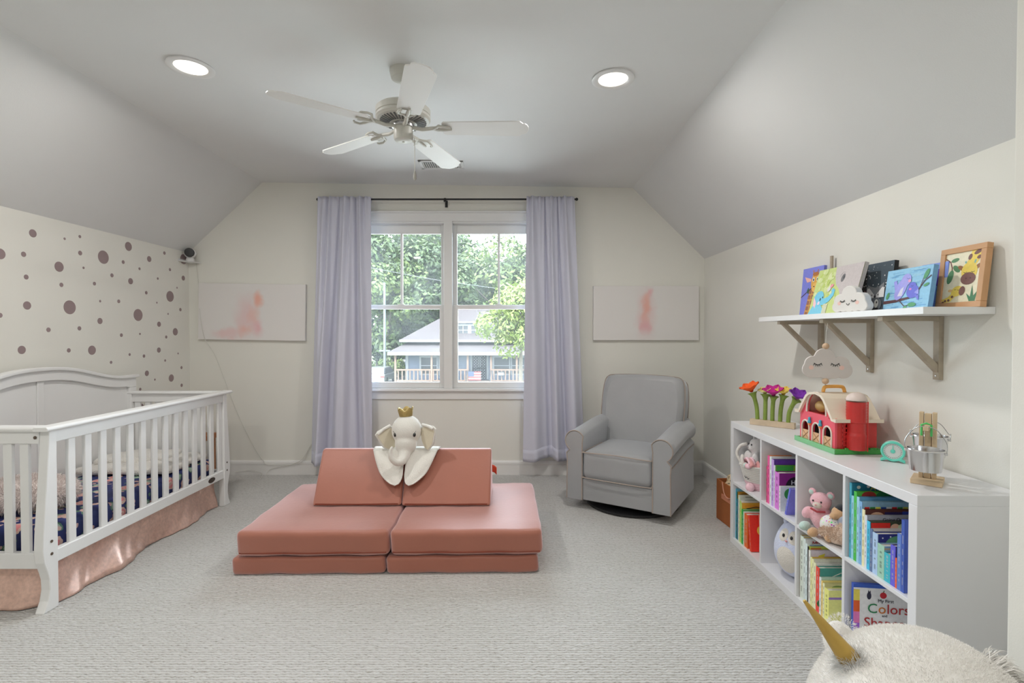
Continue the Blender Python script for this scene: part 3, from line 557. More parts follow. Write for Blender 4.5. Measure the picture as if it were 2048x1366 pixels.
for s in (-1, 1):
    a = MB(); ysec = [(-.385, -.012), (-.38, .0), (-.30, .006), (-.15, .02), (0, .034), (.15, .045), (.30, .045), (.345, .03)]; n = len(armsec(1, 0)); V = []
    for y, dz in ysec:
        k = .985 if y == -.385 else 1; V += [(.33 * s + (x - .33 * s) * k, y, z) for x, z in armsec(s, dz)]
    fs = [(i * n + k, i * n + (k + 1) % n, (i + 1) * n + (k + 1) % n, (i + 1) * n + k) for i in range(len(ysec) - 1) for k in range(n)] + [tuple(range(n)), tuple(range(len(ysec) * n - 1, (len(ysec) - 1) * n - 1, -1))]
    ar = a.add(V, fs).build('arm', GREY, t, smooth=50)
    MB().tube([(x, -.384, z) for x, z in armsec(s, 0)], .0045, 6).build('piping', PIPE, ar, smooth=60)
    MB().tube([(s * .394, -.37, .40), (s * .396, -.2, .415), (s * .394, .1, .44), (s * .392, .33, .44)], .0035, 6).build('piping', PIPE, ar, smooth=60)
cu = MB().rbox((0, -.105, .345), (.26, .295, .105), .045, 8, .02).build('seat_cushion', GREY, t, smooth=180)
for z in (.25, .438): MB().tube(curve([(-.258, .0, z), (-.256, -.35, z), (-.235, -.397, z), (0, -.404, z + (.008 if z > .4 else 0)), (.235, -.397, z), (.256, -.35, z), (.258, 0, z)]), .004, 6).build('piping', PIPE, cu, smooth=60)
BT = TR(0, .20, .36) @ RT('X', -13)
bk = MB(BT); ol = []
ring = lambda y, g: [(-(.272 - g), -.12), (-(.288 - g), .15), (-(.335 - g), .20), (-(.345 - g), .40), (-(.335 - g), .545 - g), (-(.31 - g), .60 - g), (-.24, .618 - g), (0, .626 - g), (.24, .618 - g), (.31 - g, .60 - g), (.335 - g, .545 - g), (.345 - g, .40), (.335 - g, .20), (.288 - g, .15), (.272 - g, -.12)]
secs = [(-.095, .05), (-.088, .02), (-.07, .004), (-.04, 0), (.06, 0), (.085, .006), (.095, .03)]; n = 15; V = []
for y, g in secs: V += [(x, y - (.02 * (1 - (x / .35) ** 2) if y < -.05 else 0), z) for x, z in ring(y, g)]
fs = [(i * n + k, i * n + (k + 1) % n, (i + 1) * n + (k + 1) % n, (i + 1) * n + k) for i in range(len(secs) - 1) for k in range(n)] + [tuple(range(n)), tuple(range(len(secs) * n - 1, (len(secs) - 1) * n - 1, -1))]
b_ = bk.add(V, fs).build('backrest', GREY, t, smooth=55)
for y in (-.068, .066): MB(BT).tube(curve([(x * 1.003, y, z) for x, z in ring(y, .002)], 4), .004, 6).build('piping', PIPE, b_, smooth=60)
MB().rbox((0, .32, .36), (.36, .05, .285), .03, 6).build('rear_panel', GREY, t, smooth=180)
for x in (-.266, .266): MB().tube([(x, -.386, .078), (x, -.386, .26)], .004, 6).build('piping', PIPE, t, smooth=60)
MB().box(-.265, -.378, .076, .265, -.34, .235).build('front_apron', GREY, t, bevel=.006)
# ------------------------------------------------------------------ brown gift bag
BROWN = M('bag_brown', rgb(158, 92, 48, 1.1), .8, .12, 14, .1, 60); LEO = M('leopard_cloth', (.62, .47, .28, 1), .8, .0, 5)
def leopard():
    nt = LEO.node_tree; N = nt.nodes; L = nt.links; v = N.new('ShaderNodeTexVoronoi'); v.inputs['Scale'].default_value = 55; tc = N.new('ShaderNodeTexCoord'); L.new(tc.outputs['Object'], v.inputs['Vector'])
    cr_ = N.new('ShaderNodeValToRGB'); e = cr_.color_ramp.elements; e[0].color = (.05, .03, .02, 1); e[0].position = .26; e[1].color = (.66, .52, .33, 1); e[1].position = .34; L.new(v.outputs['Distance'], cr_.inputs['Fac']); L.new(cr_.outputs['Color'], N['Principled BSDF'].inputs['Base Color'])
leopard()
t = thing('felt_bag', 'brown felt bag stuffed with leopard print cloth beside the far end of the bookcase', 'bag', (1.60, 3.44, 0), radians(4))
MB().box(-.125, -.19, 0, .125, .17, .006).box(-.125, -.19, 0, -.119, .17, .285).box(.119, -.19, 0, .125, .17, .285).box(-.125, -.19, 0, .125, -.184, .285).box(-.125, .164, 0, .125, .17, .285).build('bag_body', BROWN, t, bevel=.003)
MB().box(-.129, -.12, .165, -.124, .09, .20).build('band', M('bag_band', rgb(200, 130, 100, 1.1), .8), t, bevel=.002)
MB().tube(curve([(-.127, -.09, .285), (-.13, -.06, .22), (-.131, .0, .195), (-.13, .05, .22), (-.127, .08, .285)]), .004, 6).build('handle', M('bag_handle', rgb(205, 150, 125, 1), .7), t, smooth=60)
rr = random.Random(2); q = MB()
for k in range(16): q.ell((rr.uniform(-.11, .10), rr.uniform(-.15, .13), .27 + rr.uniform(-.02, .025)), (rr.uniform(.03, .05), rr.uniform(.03, .05), rr.uniform(.02, .04)), 10, 8)
q.build('leopard_cloth', LEO, t, remesh=.012)
# ------------------------------------------------------------------ cube bookcase
KX, KX1, KY0, KY1 = 1.385, 1.768, 1.715, 3.19
KAL = M('bookcase_white', (.79, .79, .81, 1), .3, .015, 5)
k = thing('cube_bookcase', 'long low white bookcase of eight cubbies along the right wall', 'bookcase', (1.577, 2.4525, 0))
W(k).box(KX, KY0, .732, KX1, KY1, .77).build('top_board', KAL, k, bevel=.0015); W(k).box(KX, KY0, 0, KX1, KY1, .038).build('bottom_board', KAL, k, bevel=.0015)
for y in (KY0, KY1 - .038): W(k).box(KX, y, .038, KX1, y + .038, .732).build('side_board', KAL, k, bevel=.0015)
CY = [KY1 - .038 - i * (.33775 + .016) for i in range(4)]        # far edge of each column, far to near
CW = (KY1 - KY0 - .076 - .048) / 4
for i in range(1, 4):
    y = KY1 - .038 - i * CW - (i - 1) * .016; W(k).box(KX + .002, y - .016, .038, KX1 - .003, y, .732).build('divider', KAL, k, bevel=.001)
for i in range(4):
    y1 = KY1 - .038 - i * (CW + .016); W(k).box(KX + .002, y1 - CW, .377, KX1 - .003, y1, .393).build('shelf', KAL, k, bevel=.001)
Z0, Z1 = .0385, .3935
def colfar(i): return KY1 - .038 - i * (CW + .016)
# books -------------------------------------------------------------------------------------------------
PAGE = M('book_pages', (.74, .71, .63, 1), .9, .06, 200)
BTXT = M('print_dark', (.03, .03, .04, 1), .6); WTXT = M('print_white', (.8, .8, .8, 1), .6)
def C(r, g, b): return rgb(r, g, b, 1.25)
def book(label, y, th, hgt, dep, spine, cover, z, deco=(), tilt=0, x=None, group=None, txt=None):
    """y: far face; th: thickness towards the camera; tilt in degrees leans the top away from (+) or to (-) the camera"""
    x = KX + .016 if x is None else x
    t = thing('book', label, 'book', (x, y - th / 2, z), 0, group)
    if tilt: t.rotation_euler = (radians(-tilt), 0, 0)
    if tilt: t.location.z += abs(sin(radians(tilt))) * th / 2 + .0005
    h2 = th / 2; c = MB(); c.col = spine; c.box(0, -h2, 0, .003, h2, hgt); c.col = cover; c.box(.003, -h2, 0, dep, -h2 + .002, hgt); c.box(.003, h2 - .002, 0, dep, h2, hgt)
    a = Art(-h2 - .0001)                                  # cover print: coordinates x 0..dep, z 0..hgt
    for d in deco: getattr(a, d[0])(*d[1:])
    if a.f: c.add(a.v, a.f); c.c[-len(a.f):] = a.c
    sp = MB(Matrix(((0, 1, 0, -.0003), (1, 0, 0, 0), (0, 0, 1, 0), (0, 0, 0, 1)))); rr_ = random.Random(label)
    sp.col = tuple(min(.8, v * .5 + .25) if sum(spine[:3]) < 1.2 else v * .55 for v in spine[:3]) + (1,)
    zz = hgt * rr_.uniform(.1, .2)
    while zz < hgt * .85:
        l = hgt * rr_.uniform(.03, .12); sp.add([(-h2 * .3, 0, zz), (h2 * .3, 0, zz), (h2 * .3, 0, zz + l), (-h2 * .3, 0, zz + l)], [(0, 1, 2, 3)]); zz += l + hgt * rr_.uniform(.02, .12)
    c.add(sp.v, sp.f); c.c[-len(sp.f):] = sp.c
    cv = c.build('cover', PAINT, t); MB().box(.003, -h2 + .002, .004, dep - .004, h2 - .002, hgt - .004).build('pages', PAGE, t)
    if txt: text('title_print', txt[0], txt[1], txt[4] if len(txt) > 4 else WTXT, cv, TR(txt[2], -h2 - .003, txt[3]) @ XZ)
    return y - th
G1 = 'books in the lower far cubby'; y = colfar(0) - .004
for a in [('tall light blue picture book with yellow sun, far end of the lowest far cubby', .010, .312, .24, C(70, 160, 190), C(120, 180, 205), [('el', .07, .29, .018, .015, C(235, 215, 60))], None),
          ('dark green and gold picture book second in the lower far cubby', .012, .296, .24, C(25, 90, 75), C(190, 140, 50), [('rect', .1, .262, .235, .285, C(190, 45, 40)), ('el', .05, .275, .04, .015, C(150, 105, 35))], None),
          ('slim teal-spined book below the gold one in the lower far cubby', .010, .255, .2, C(20, 120, 160), C(50, 150, 170), [], None),
          ('pale cream paperback with dotted cover in the lower far cubby', .010, .283, .2, C(215, 215, 190), C(210, 212, 200), [('line', [(.04, .272), (.18, .272)], .004, C(120, 120, 110))], None),
          ('pale grey-green paperback in the lower far cubby', .012, .27, .22, C(200, 215, 180), C(195, 200, 190), [('line', [(.03, .255), (.15, .255)], .004, C(110, 120, 110))], None),
          ('lime green-edged white book in the lower far cubby', .010, .255, .21, C(180, 210, 110), C(225, 230, 215), [('rect', .02, .235, .2, .243, C(150, 190, 60))], None),
          ('amber picture book with a dark title in the lower far cubby', .010, .245, .21, C(190, 220, 120), C(225, 165, 60), [('rect', .02, .205, .2, .235, C(220, 150, 50)), ('line', [(.03, .212), (.09, .222), (.16, .216)], .005, BTXT.diffuse_color)], None),
          ('thick grass-green board book in the lower far cubby', .022, .212, .17, C(35, 160, 70), C(60, 150, 60), [], None),
          ('white board book next to the green one in the lower far cubby', .014, .205, .16, C(205, 215, 200), C(220, 225, 215), [('rect', .02, .18, .14, .195, C(170, 60, 60))], None),
          ('thick orange board book in the lower far cubby', .042, .20, .16, C(240, 105, 45), C(225, 80, 40), [('rect', .02, .02, .14, .18, C(120, 100, 60))], None)]:
    y = book(a[0], y, a[1], a[2], a[3], a[4], a[5], Z0, a[6], group=G1) - .0012
book('red board book leaning by the divider in the lower far cubby', y - .028, .02, .205, .15, C(235, 65, 40), C(220, 50, 40), Z0, [('el', .07, .12, .03, .03, C(250, 200, 90))], tilt=8, group=G1)
book('red-and-white patterned book at the near end of the lower far cubby', y - .064, .014, .225, .16, C(215, 110, 90), C(225, 200, 180), Z0, [], tilt=6, x=KX + .06, group=G1)
G2 = 'books in the upper second cubby'; y = colfar(1) - .03
for a in [('thin magenta sparkle book at the far end of the upper second cubby', .010, .20, .15, C(190, 40, 100), C(200, 50, 110), []),
          ('hot pink book with a green tree on its orange cover, upper second cubby', .022, .262, .13, C(245, 90, 150), C(235, 130, 60), [('rect', 0, .235, .13, .262, C(200, 40, 70)), ('poly', [(.02, .07), (.11, .07), (.12, .16), (.09, .225), (.04, .23), (.015, .16)], C(60, 165, 60)), ('rect', .035, .005, .12, .065, C(95, 30, 35)), ('el', .09, .05, .02, .02, C(200, 50, 50))]),
          ('white hardback with pale spine in the upper second cubby', .018, .262, .2, C(215, 230, 225), C(225, 228, 228), []),
          ('lavender patterned hardback in the upper second cubby', .022, .252, .24, C(185, 155, 215), C(85, 45, 140), [('rect', .01, .2, .24, .245, C(95, 50, 150))]),
          ('white book with leaf-green cover in the upper second cubby', .012, .225, .22, C(210, 205, 225), C(90, 160, 50), [('rect', .01, .19, .1, .222, C(55, 150, 60)), ('rect', .1, .19, .2, .222, C(125, 165, 45))])]:
    y = book(a[0], y, a[1], a[2], a[3], a[4], a[5], Z1, a[6], group=G2) - .0012
y = book('orchid purple board book with a black circle, upper second cubby', y, .04, .195, .19, C(205, 120, 205), C(130, 30, 120), Z1, [('el', .085, .12, .05, .055, C(20, 15, 25))], group=G2, txt=('H', .034, .062, .135)) - .002
y = book('small white board book with green dot in the upper second cubby', y, .014, .13, .11, C(215, 210, 215), C(215, 225, 215), Z1, [('el', .05, .09, .03, .03, C(60, 150, 70))], group=G2) - .02
book('blue-violet paperback leaning at the near end of the upper second cubby', y - .022, .012, .15, .13, C(105, 110, 205), C(120, 115, 200), Z1, [], tilt=-16, group=G2)
G3 = 'books in the lower third cubby'; y = colfar(2) - .008
for a in [('tall pale picture book with meadow flowers, far end of the lower third cubby', .026, .305, .25, C(205, 215, 205), C(200, 180, 120), [('rect', .01, .285, .25, .30, C(190, 150, 70))]),
          ('cream picture book with red capital title, lower third cubby', .016, .30, .24, C(205, 215, 212), C(222, 225, 222), []),
          ('white picture book with blue scribbles, lower third cubby', .014, .283, .24, C(205, 220, 228), C(215, 225, 230), [('rect', .01, .272, .24, .281, C(140, 170, 205))]),
          ('thin black-spined book in the lower third cubby', .008, .275, .23, C(45, 42, 40), C(195, 205, 90), [('rect', .01, .245, .06, .27, C(200, 120, 50)), ('rect', .06, .245, .23, .268, C(175, 180, 75))]),
          ('white picture book with a magenta band, lower third cubby', .014, .262, .23, C(215, 215, 210), C(215, 205, 215), [('rect', .06, .20, .23, .235, C(190, 30, 70)), ('poly', [(.01, .19), (.05, .2), (.07, .25), (.04, .24)], C(215, 205, 70))]),
          ('slim pale yellow paperback in the lower third cubby', .012, .235, .22, C(235, 228, 160), C(215, 185, 95), []),
          ('second pale yellow paperback, beside the slim one, lower third cubby', .012, .232, .22, C(238, 228, 175), C(230, 225, 205), []),
          ('cream hardback beside the red-patterned spine, lower third cubby', .016, .222, .2, C(240, 225, 185), C(232, 228, 215), [])]:
    y0_ = y; y = book(a[0], y, a[1], a[2], a[3], a[4], a[5], Z0, a[6], group=G3, txt=(('MILO IS', .03, .03, .272, M('print_red', (.45, .03, .04, 1), .6)) if 'red capital' in a[0] else None)) - .0012
for a in [('hardback with red patterned spine and teal cover, lower third cubby', .024, .212, .2, C(225, 70, 55), C(75, 150, 140), [('el', .05, .05, .06, .03, C(60, 105, 60)), ('line', [(.03, .16), (.1, .19), (.18, .18)], .004, C(220, 225, 210))]),
          ('pale mint paperback in the lower third cubby', .014, .175, .18, C(215, 230, 220), C(180, 205, 190), []),
          ('slim mustard paperback in the lower third cubby', .010, .165, .16, C(220, 190, 110), C(225, 205, 130), []),
          ('cream paperback with a leafy cover, lower third cubby', .012, .16, .16, C(240, 230, 180), C(200, 195, 140), [('el', .06, .14, .03, .012, C(120, 150, 80))]),
          ('yellow board book with lilac stripe at the near end of the lower third cubby', .03, .145, .15, C(240, 225, 130), C(240, 225, 140), [('rect', 0, .105, .15, .115, C(150, 120, 190))])]:
    y = book(a[0], y, a[1], a[2], a[3], a[4], a[5], Z0, a[6], group=G3) - .0012
G4 = 'books in the upper near cubby'; y = colfar(3) - .006; OW = C(232, 228, 220)
for a in [('tall teal lion picture book at the far end of the upper near cubby', .012, .312, .27, C(80, 170, 195), C(40, 125, 155), [('el', .03, .295, .008, .007, OW), ('el', .07, .298, .007, .006, OW), ('el', .24, .298, .008, .007, OW)], None, ('A LiON A', .036, .075, .282, M('print_yellow', (.62, .55, .09, 1), .6))),
          ('light blue picture book beside the tall teal one, upper near cubby', .014, .262, .24, C(140, 195, 215), C(120, 185, 205), [], None, None),
          ('bright green board book with rings on its cover, upper near cubby', .016, .285, .26, C(70, 175, 70), C(75, 170, 60), [('el', .05, .27, .03, .018, C(150, 45, 35)), ('el', .11, .27, .03, .018, C(30, 110, 60)), ('el', .17, .27, .028, .017, C(60, 60, 40)), ('el', .22, .27, .026, .016, C(110, 180, 70))], None, None),
          ('sky blue hardback with white top edge, upper near cubby', .014, .268, .265, C(150, 195, 215), C(90, 150, 185), [], None, None),
          ('blue picture book with a rainbow striped band, upper near cubby', .016, .255, .26, C(120, 165, 205), C(140, 180, 200), [('rect', .01 + i * .022, .205, .03 + i * .022, .235, [C(200, 45, 40), C(240, 220, 80), C(235, 230, 215), C(50, 130, 60), C(40, 80, 160)][i * 3 % 5]) for i in range(11)], None, None),
          ('white book with multicoloured beads along its spine, upper near cubby', .014, .228, .25, C(235, 215, 175), C(90, 45, 35), [('rect', .08, .19, .15, .22, C(40, 30, 80)), ('rect', .15, .19, .25, .222, C(40, 60, 150)), ('el', .05, .20, .03, .02, C(200, 160, 130))], None, None),
          ('grey picture book with small title, upper near cubby', .012, .21, .24, C(205, 208, 215), C(165, 165, 172), [], None, ('Going Outside', .02, .06, .188, BTXT)),
          ('turquoise-spined book with red and leafy cover, upper near cubby', .016, .192, .21, C(70, 180, 215), C(60, 70, 50), [('rect', .005, .15, .08, .188, C(215, 45, 35)), ('el', .1, .165, .02, .02, C(215, 170, 140)), ('el', .13, .17, .02, .015, C(180, 200, 160)), ('el', .16, .165, .02, .015, C(90, 120, 60))], None, None),
          ('slate blue board book in the upper near cubby', .014, .168, .19, C(90, 110, 150), C(200, 195, 190), [], None, None),
          ('pale blue night-sky book with starry cover, upper near cubby', .026, .16, .18, C(165, 190, 225), C(40, 45, 120), [('el', .09, .12, .06, .035, C(90, 150, 110)), ('el', .02, .145, .003, .003, OW), ('el', .05, .15, .003, .003, OW), ('el', .13, .15, .003, .003, OW)], None, None),
          ('sky-and-meadow board book in the upper near cubby', .034, .128, .14, C(150, 190, 170), C(140, 175, 200), [('rect', 0, 0, .14, .06, C(125, 165, 55)), ('rect', 0, .115, .14, .12, C(200, 170, 120))], None, None),
          ('small turquoise board book with an orange heart, upper near cubby', .03, .108, .11, C(60, 170, 185), C(50, 160, 175), [('el', .05, .06, .02, .02, C(235, 150, 60))], None, None),
          ('violet-blue paperback near the front of the upper near cubby', .022, .15, .13, C(95, 90, 200), C(50, 40, 110), [], None, None),
          ('orange-red slim book near the near side of the upper near cubby', .008, .11, .12, C(225, 90, 50), C(210, 80, 50), [], None, None)]:
    y = book(a[0], y, a[1], a[2], a[3], a[4], a[5], Z1, a[6], group=G4, txt=a[8]) - .001
y = book('white and blue alphabet book in the upper near cubby', y, .018, .205, .16, C(90, 120, 190), C(215, 220, 230), Z1, [], group=G4) - .001
t_ = text('spine_print', 'ABC', .018, WTXT, None, Matrix.Identity(4)); bpy.data.objects.remove(t_)
book('tall royal blue book against the near side of the upper near cubby', y, .014, .262, .2, C(60, 85, 165), C(80, 100, 175), Z1, [], group=G4)
bk_ = thing('book', 'white colours-and-shapes board book with rainbow edge in the lower near cubby', 'book', (KX + .022, colfar(3) - .022, Z0), radians(-7)); bk_.scale = (1.08, 1, 1.08)
bm = MB(); bm.col = C(60, 90, 180); bm.box(0, -.008, 0, .25, .008, .235); a = Art(-.0082); a.rect(0, 0, .25, .222, C(228, 228, 226)); a.rect(0, .222, .25, .235, C(55, 90, 180))
for i, c in enumerate((C(245, 205, 90), C(240, 95, 40), C(230, 120, 180), C(150, 90, 200), C(110, 160, 230))): a.rect(0, .215 - .043 * (i + 1), .022, .215 - .043 * i, c)
a.el(.055, .192, .008, .014, C(40, 40, 60)); a.poly([(.05, .197), (.052, .215), (.056, .207), (.06, .214), (.061, .197)], C(40, 40, 60)); a.el(.105, .196, .012, .012, C(190, 40, 50)); a.line([(.105, .207), (.108, .215)], .003, C(70, 90, 40))
bm.add(a.v, a.f); bm.c[-len(a.f):] = a.c; cv = bm.build('cover', PAINT, bk_)
for s_, sz, u, v, m_ in (('My First', .017, .085, .170, BTXT), ('C', .052, .048, .128, M('print_green', (.03, .25, .09, 1), .6)), ('o', .052, .086, .128, M('print_orange', (.65, .2, .03, 1), .6)), ('lors', .052, .116, .128, M('print_crimson', (.5, .03, .03, 1), .6)), ('and', .013, .10, .115, BTXT), ('Shapes', .052, .036, .074, MATS['print_crimson'] if 'print_crimson' in MATS else M('print_crimson', (.5, .03, .03, 1), .6))): text('title_print', s_, sz, m_, cv, TR(u, -.0105, v) @ XZ)
# ------------------------------------------------------------------ plush toys and basket in the cubbies
def fuzzy(name, col, sh=.4): return M(name, col, .95, .06, 50, .45, 180, sheen=sh)
PINK = fuzzy('pink_plush', rgb(238, 178, 188, 1.15)); TAN = fuzzy('tan_plush', rgb(205, 165, 125, 1.1)); PW = fuzzy('white_plush', (.76, .74, .74, 1)); MINT = fuzzy('mint_plush', rgb(190, 215, 208, 1.1)); BEI = fuzzy('beige_plush', rgb(215, 192, 172, 1.15)); ROSE = fuzzy('rose_plush', rgb(225, 160, 160, 1.1))
ROPE = M('white_rope', (.76, .73, .69, 1), .9, .05, 30, .6, 60); PROPE = M('pink_rope', rgb(240, 190, 200, 1.15), .9, .05, 30, .6, 60)
bx, by = 1.488, colfar(0) - .135; t = thing('rope_basket', 'white and pink rope basket with sleeping face in the upper far cubby', 'basket', (bx, by, Z1)); t.scale = (.85, .85, .95)
prof = lambda z: .075 + .055 * (z / .155) ** .8
for k in range(13):
    z = .006 + k * .012; MB().tube([(prof(z) * cos(a), prof(z) * sin(a), z) for a in [2 * pi * i / 28 for i in range(28)]], .0068, 8, closed=True).build('rope_coil', PROPE if k < 4 else ROPE, t, smooth=60)
MB().lathe([(0, .002), (.075, .002), (.075, .008), (0, .008)], n=24).build('basket_floor', PROPE, t)
for s in (-1, 1):
    MB().tube(curve([(-.125, -.03, .14), (-.135, -.02, .18), (-.125, .0, .205), (-.118, .03, .18), (-.12, .04, .14)] if s < 0 else [(-.10, .08, .15), (-.12, .1, .2), (-.10, .09, .25), (-.06, .07, .27)]), .011, 8).build('handle', ROPE, t, smooth=60)
a = MB()
for k, c in enumerate((-.045, -.075)): MB().tube([(-.117 - .001, -.035 - k * .035 + .012 * cos(q), .085 - .010 * abs(sin(q))) for q in [pi * i / 8 for i in range(9)]], .0018, 5).build('stitched_eye', BTXT, t)
for dy, c in ((-.06, PINK), (-.04, MINT), (-.075, PROPE), (-.02, PROPE)): MB().ell((-.118, dy, .155), (.018, .018, .016), 10, 8).build('flower_trim', c, t, smooth=60)
MB().ell((-.095, -.055, .02), (.03, .03, .028), 12, 10).build('foot', PROPE, t, smooth=60)
t = thing('bunny_plush', 'white plush animal standing inside the rope basket', 'plush toy', (bx - .01, by + .01, Z1 + .0095)); t.scale = (.9, .9, 1.0); b_ = MB()
b_.ell((0, 0, .12), (.06, .055, .11)); b_.ell((-.01, -.01, .245), (.05, .048, .05)); b_.ell((-.05, -.015, .235), (.025, .025, .02))
for s in (-1, 1): b_.ell((0, s * .04, .295), (.016, .018, .028)); b_.ell((-.04, s * .05, .16), (.03, .022, .05))
b_.build('body', PW, t, remesh=.008)
for s in (-1, 1): MB().ell((-.055, s * .018 - .01, .255), (.004, .006, .007)).build('eye', EYE, t, smooth=60)
MB().ell((-.074, -.015, .24), (.004, .008, .006)).build('nose', M('nose_grey', (.3, .28, .28, 1), .6), t, smooth=60)
t = thing('folded_cloth', 'rose knit cloth stuffed into the rope basket', 'cloth', (bx - .045, by - .03, Z1 + .125)); 
MB().grid(lambda u, v: (-.05 + .06 * v, -.055 + .11 * u, .02 + .028 * sin(u * pi) + .012 * sin(v * 7)), 14, 10).build('fold', ROSE, t, smooth=180, solid=.012); MB().grid(lambda u, v: (-.055 + .04 * v, -.04 + .075 * u, .03 + .03 * sin(u * pi) + .006 * sin(v * 9)), 14, 8).build('fold', PROPE, t, smooth=180, solid=.010)
# round blue bird plush
LAV = fuzzy('periwinkle_plush', rgb(196, 202, 224, 1.2)); CREAMP = fuzzy('cream_face', (.76, .72, .66, 1))
t = thing('round_bird_plush', 'pale periwinkle egg-shaped plush bird with cream face and belly in the lower second cubby', 'plush toy', (1.505, colfar(1) - .160, Z0)); b_ = MB()
eg = []
def egg(th, ph, g=0):
    z = .155 - .153 * cos(th); r = sin(th) * (.137 - .034 * (z / .31)) + g; return (r * .92 * cos(ph), r * sin(ph), z + .0)
n, m = 32, 20; V = [egg(pi * i / m, 2 * pi * k / n) for i in range(m + 1) for k in range(n)]
b_.add(V, [(i * n + k, i * n + (k + 1) % n, (i + 1) * n + (k + 1) % n, (i + 1) * n + k) for i in range(m) for k in range(n)]).build('body', LAV, t, smooth=180)
FD = 3.62                                   # heading of the face: towards the room and camera
def patch(c_th, c_ph, a, bq, g, mat, nm):
    q = MB(); q.grid(lambda u, v: egg(c_th + bq * u * sin(2 * pi * v), c_ph + a * u * cos(2 * pi * v), g * (1 - .8 * u ** 4)), 8, 28); q.build(nm, mat, t, smooth=180)
patch(2.12, FD - .30, .30, .24, .004, CREAMP, 'face_patch'); patch(2.12, FD + .32, .30, .24, .004, CREAMP, 'face_patch'); patch(1.25, FD, .5, .5, .004, CREAMP, 'belly_patch')
for s in (-1, 1):
    p = egg(2.10, FD + s * .22, .006); MB(TR(*p)).ell((0, 0, 0), (.007, .007, .010)).build('eye', EYE, t, smooth=60)
    p = egg(2.55, FD + s * .9, 0); MB(TR(p[0], p[1], p[2])).ell((0, 0, .012), (.014, .014, .028)).build('ear_tuft', LAV, t, smooth=60)
p = egg(1.95, FD, .006); MB(TR(*p)).ell((0, 0, 0), (.006, .007, .005)).build('beak', ROSE, t, smooth=60)
# pink bear, patched dog, shaggy toy, round board in the upper third cubby
c3 = colfar(2)
t = thing('pink_bear', 'pink teddy bear with mint ears sitting in the upper third cubby', 'plush toy', (1.462, c3 - .075, Z1), radians(-55)); t.scale = (.8, .8, .8); b_ = MB()
b_.ell((0, 0, .075), (.06, .052, .075)); b_.ell((0, -.012, .175), (.058, .052, .052)); b_.ell((-.07, -.02, .09), (.03, .03, .042), R=Matrix.Rotation(.5, 3, 'Y'))
b_.ell((.065, -.035, .085), (.028, .034, .028)); b_.build('body', PINK, t, remesh=.007)
for s in (-1, 1):
    e = MB().ell((s * .05, -.005, .218), (.022, .014, .022), 12, 10).build('ear', PINK, t, smooth=60); MB().ell((s * .052, -.013, .217), (.015, .009, .015), 12, 10).build('ear_lining', MINT, e, smooth=60)
    MB().ell((s * .022, -.060, .182), (.005, .004, .006)).build('eye', EYE, t, smooth=60)
    MB().ell((s * .055, -.085, .028), (.028, .045, .026), 12, 10).build('leg', MINT if s < 0 else TAN, t, smooth=60)
MB().ell((0, -.058, .160), (.025, .020, .019), 12, 10).build('muzzle', fuzzy('muzzle_cream', (.76, .66, .58, 1)), t, smooth=60); MB().ell((0, -.078, .166), (.006, .004, .004)).build('nose', ROSE, t, smooth=60)
MB().ell((.05, -.07, .085), (.026, .03, .024), 12, 10).build('paw', TAN, t, smooth=60); MB().tube([(-.04, -.045, .128), (0, -.062, .122), (.04, -.045, .128)], .006, 8).build('red_bow', M('bow_red', (.4, .04, .05, 1), .6), t, smooth=60)
def dotted():
    m = M('dotted_cloth', (.8, .79, .77, 1), .85, 0, 5); nt = m.node_tree; N = nt.nodes; L = nt.links; v = N.new('ShaderNodeTexVoronoi'); v.inputs['Scale'].default_value = 70; v.inputs['Randomness'].default_value = .35; tc = N.new('ShaderNodeTexCoord'); L.new(tc.outputs['Object'], v.inputs['Vector'])
    lt = N.new('ShaderNodeMath'); lt.operation = 'LESS_THAN'; lt.inputs[1].default_value = .32; L.new(v.outputs['Distance'], lt.inputs[0]); hs = N.new('ShaderNodeHueSaturation'); hs.inputs['Saturation'].default_value = 1.2; L.new(v.outputs['Color'], hs.inputs['Color'])
    mx = N.new('ShaderNodeMix'); mx.data_type = 'RGBA'; L.new(lt.outputs[0], mx.inputs['Factor']); mx.inputs['A'].default_value = (.8, .79, .77, 1); L.new(hs.outputs[0], mx.inputs['B']); L.new(mx.outputs['Result'], N['Principled BSDF'].inputs['Base Color']); return m
t = thing('dotted_doll', 'reclining plush doll in a rainbow dotted outfit leaning on the pink bear', 'plush toy', (1.452, c3 - .165, Z1), radians(-55)); t.scale = (.8, .8, .8)
MB().ell((0, 0, .068), (.06, .05, .062), 18, 12).build('dotted_body', dotted(), t, smooth=60); h_ = MB(); h_.ell((.035, .02, .145), (.045, .042, .042)); h_.ell((.02, -.02, .135), (.025, .025, .02)); h_.build('head', TAN, t, remesh=.007)
MB().ell((.045, .03, .172), (.042, .04, .024), 14, 10).build('black_cap', fuzzy('cap_black', (.02, .02, .025, 1)), t, smooth=60); MB().ell((.065, -.01, .11), (.03, .022, .04), 12, 10, Matrix.Rotation(.5, 3, 'Y')).build('grey_sleeve', fuzzy('sleeve_grey', rgb(165, 175, 195, 1.1)), t, smooth=60)
for s in (-1, 1): MB().ell((s * .045 - .02, -.075, .028), (.026, .045, .026), 12, 10).build('foot', TAN, t, smooth=60)
R2 = random.Random(9); t = thing('shaggy_toy', 'shaggy beige plush toy lying at the front of the upper third cubby', 'plush toy', (1.432, c3 - .243, Z1), radians(-80)); t.scale = (.8, .8, .8)
b_ = MB(); b_.ell((-.03, 0, .037), (.085, .045, .037)); b_.ell((.045, 0, .075), (.04, .04, .05)); b_.build('body', BEI, t, remesh=.008)
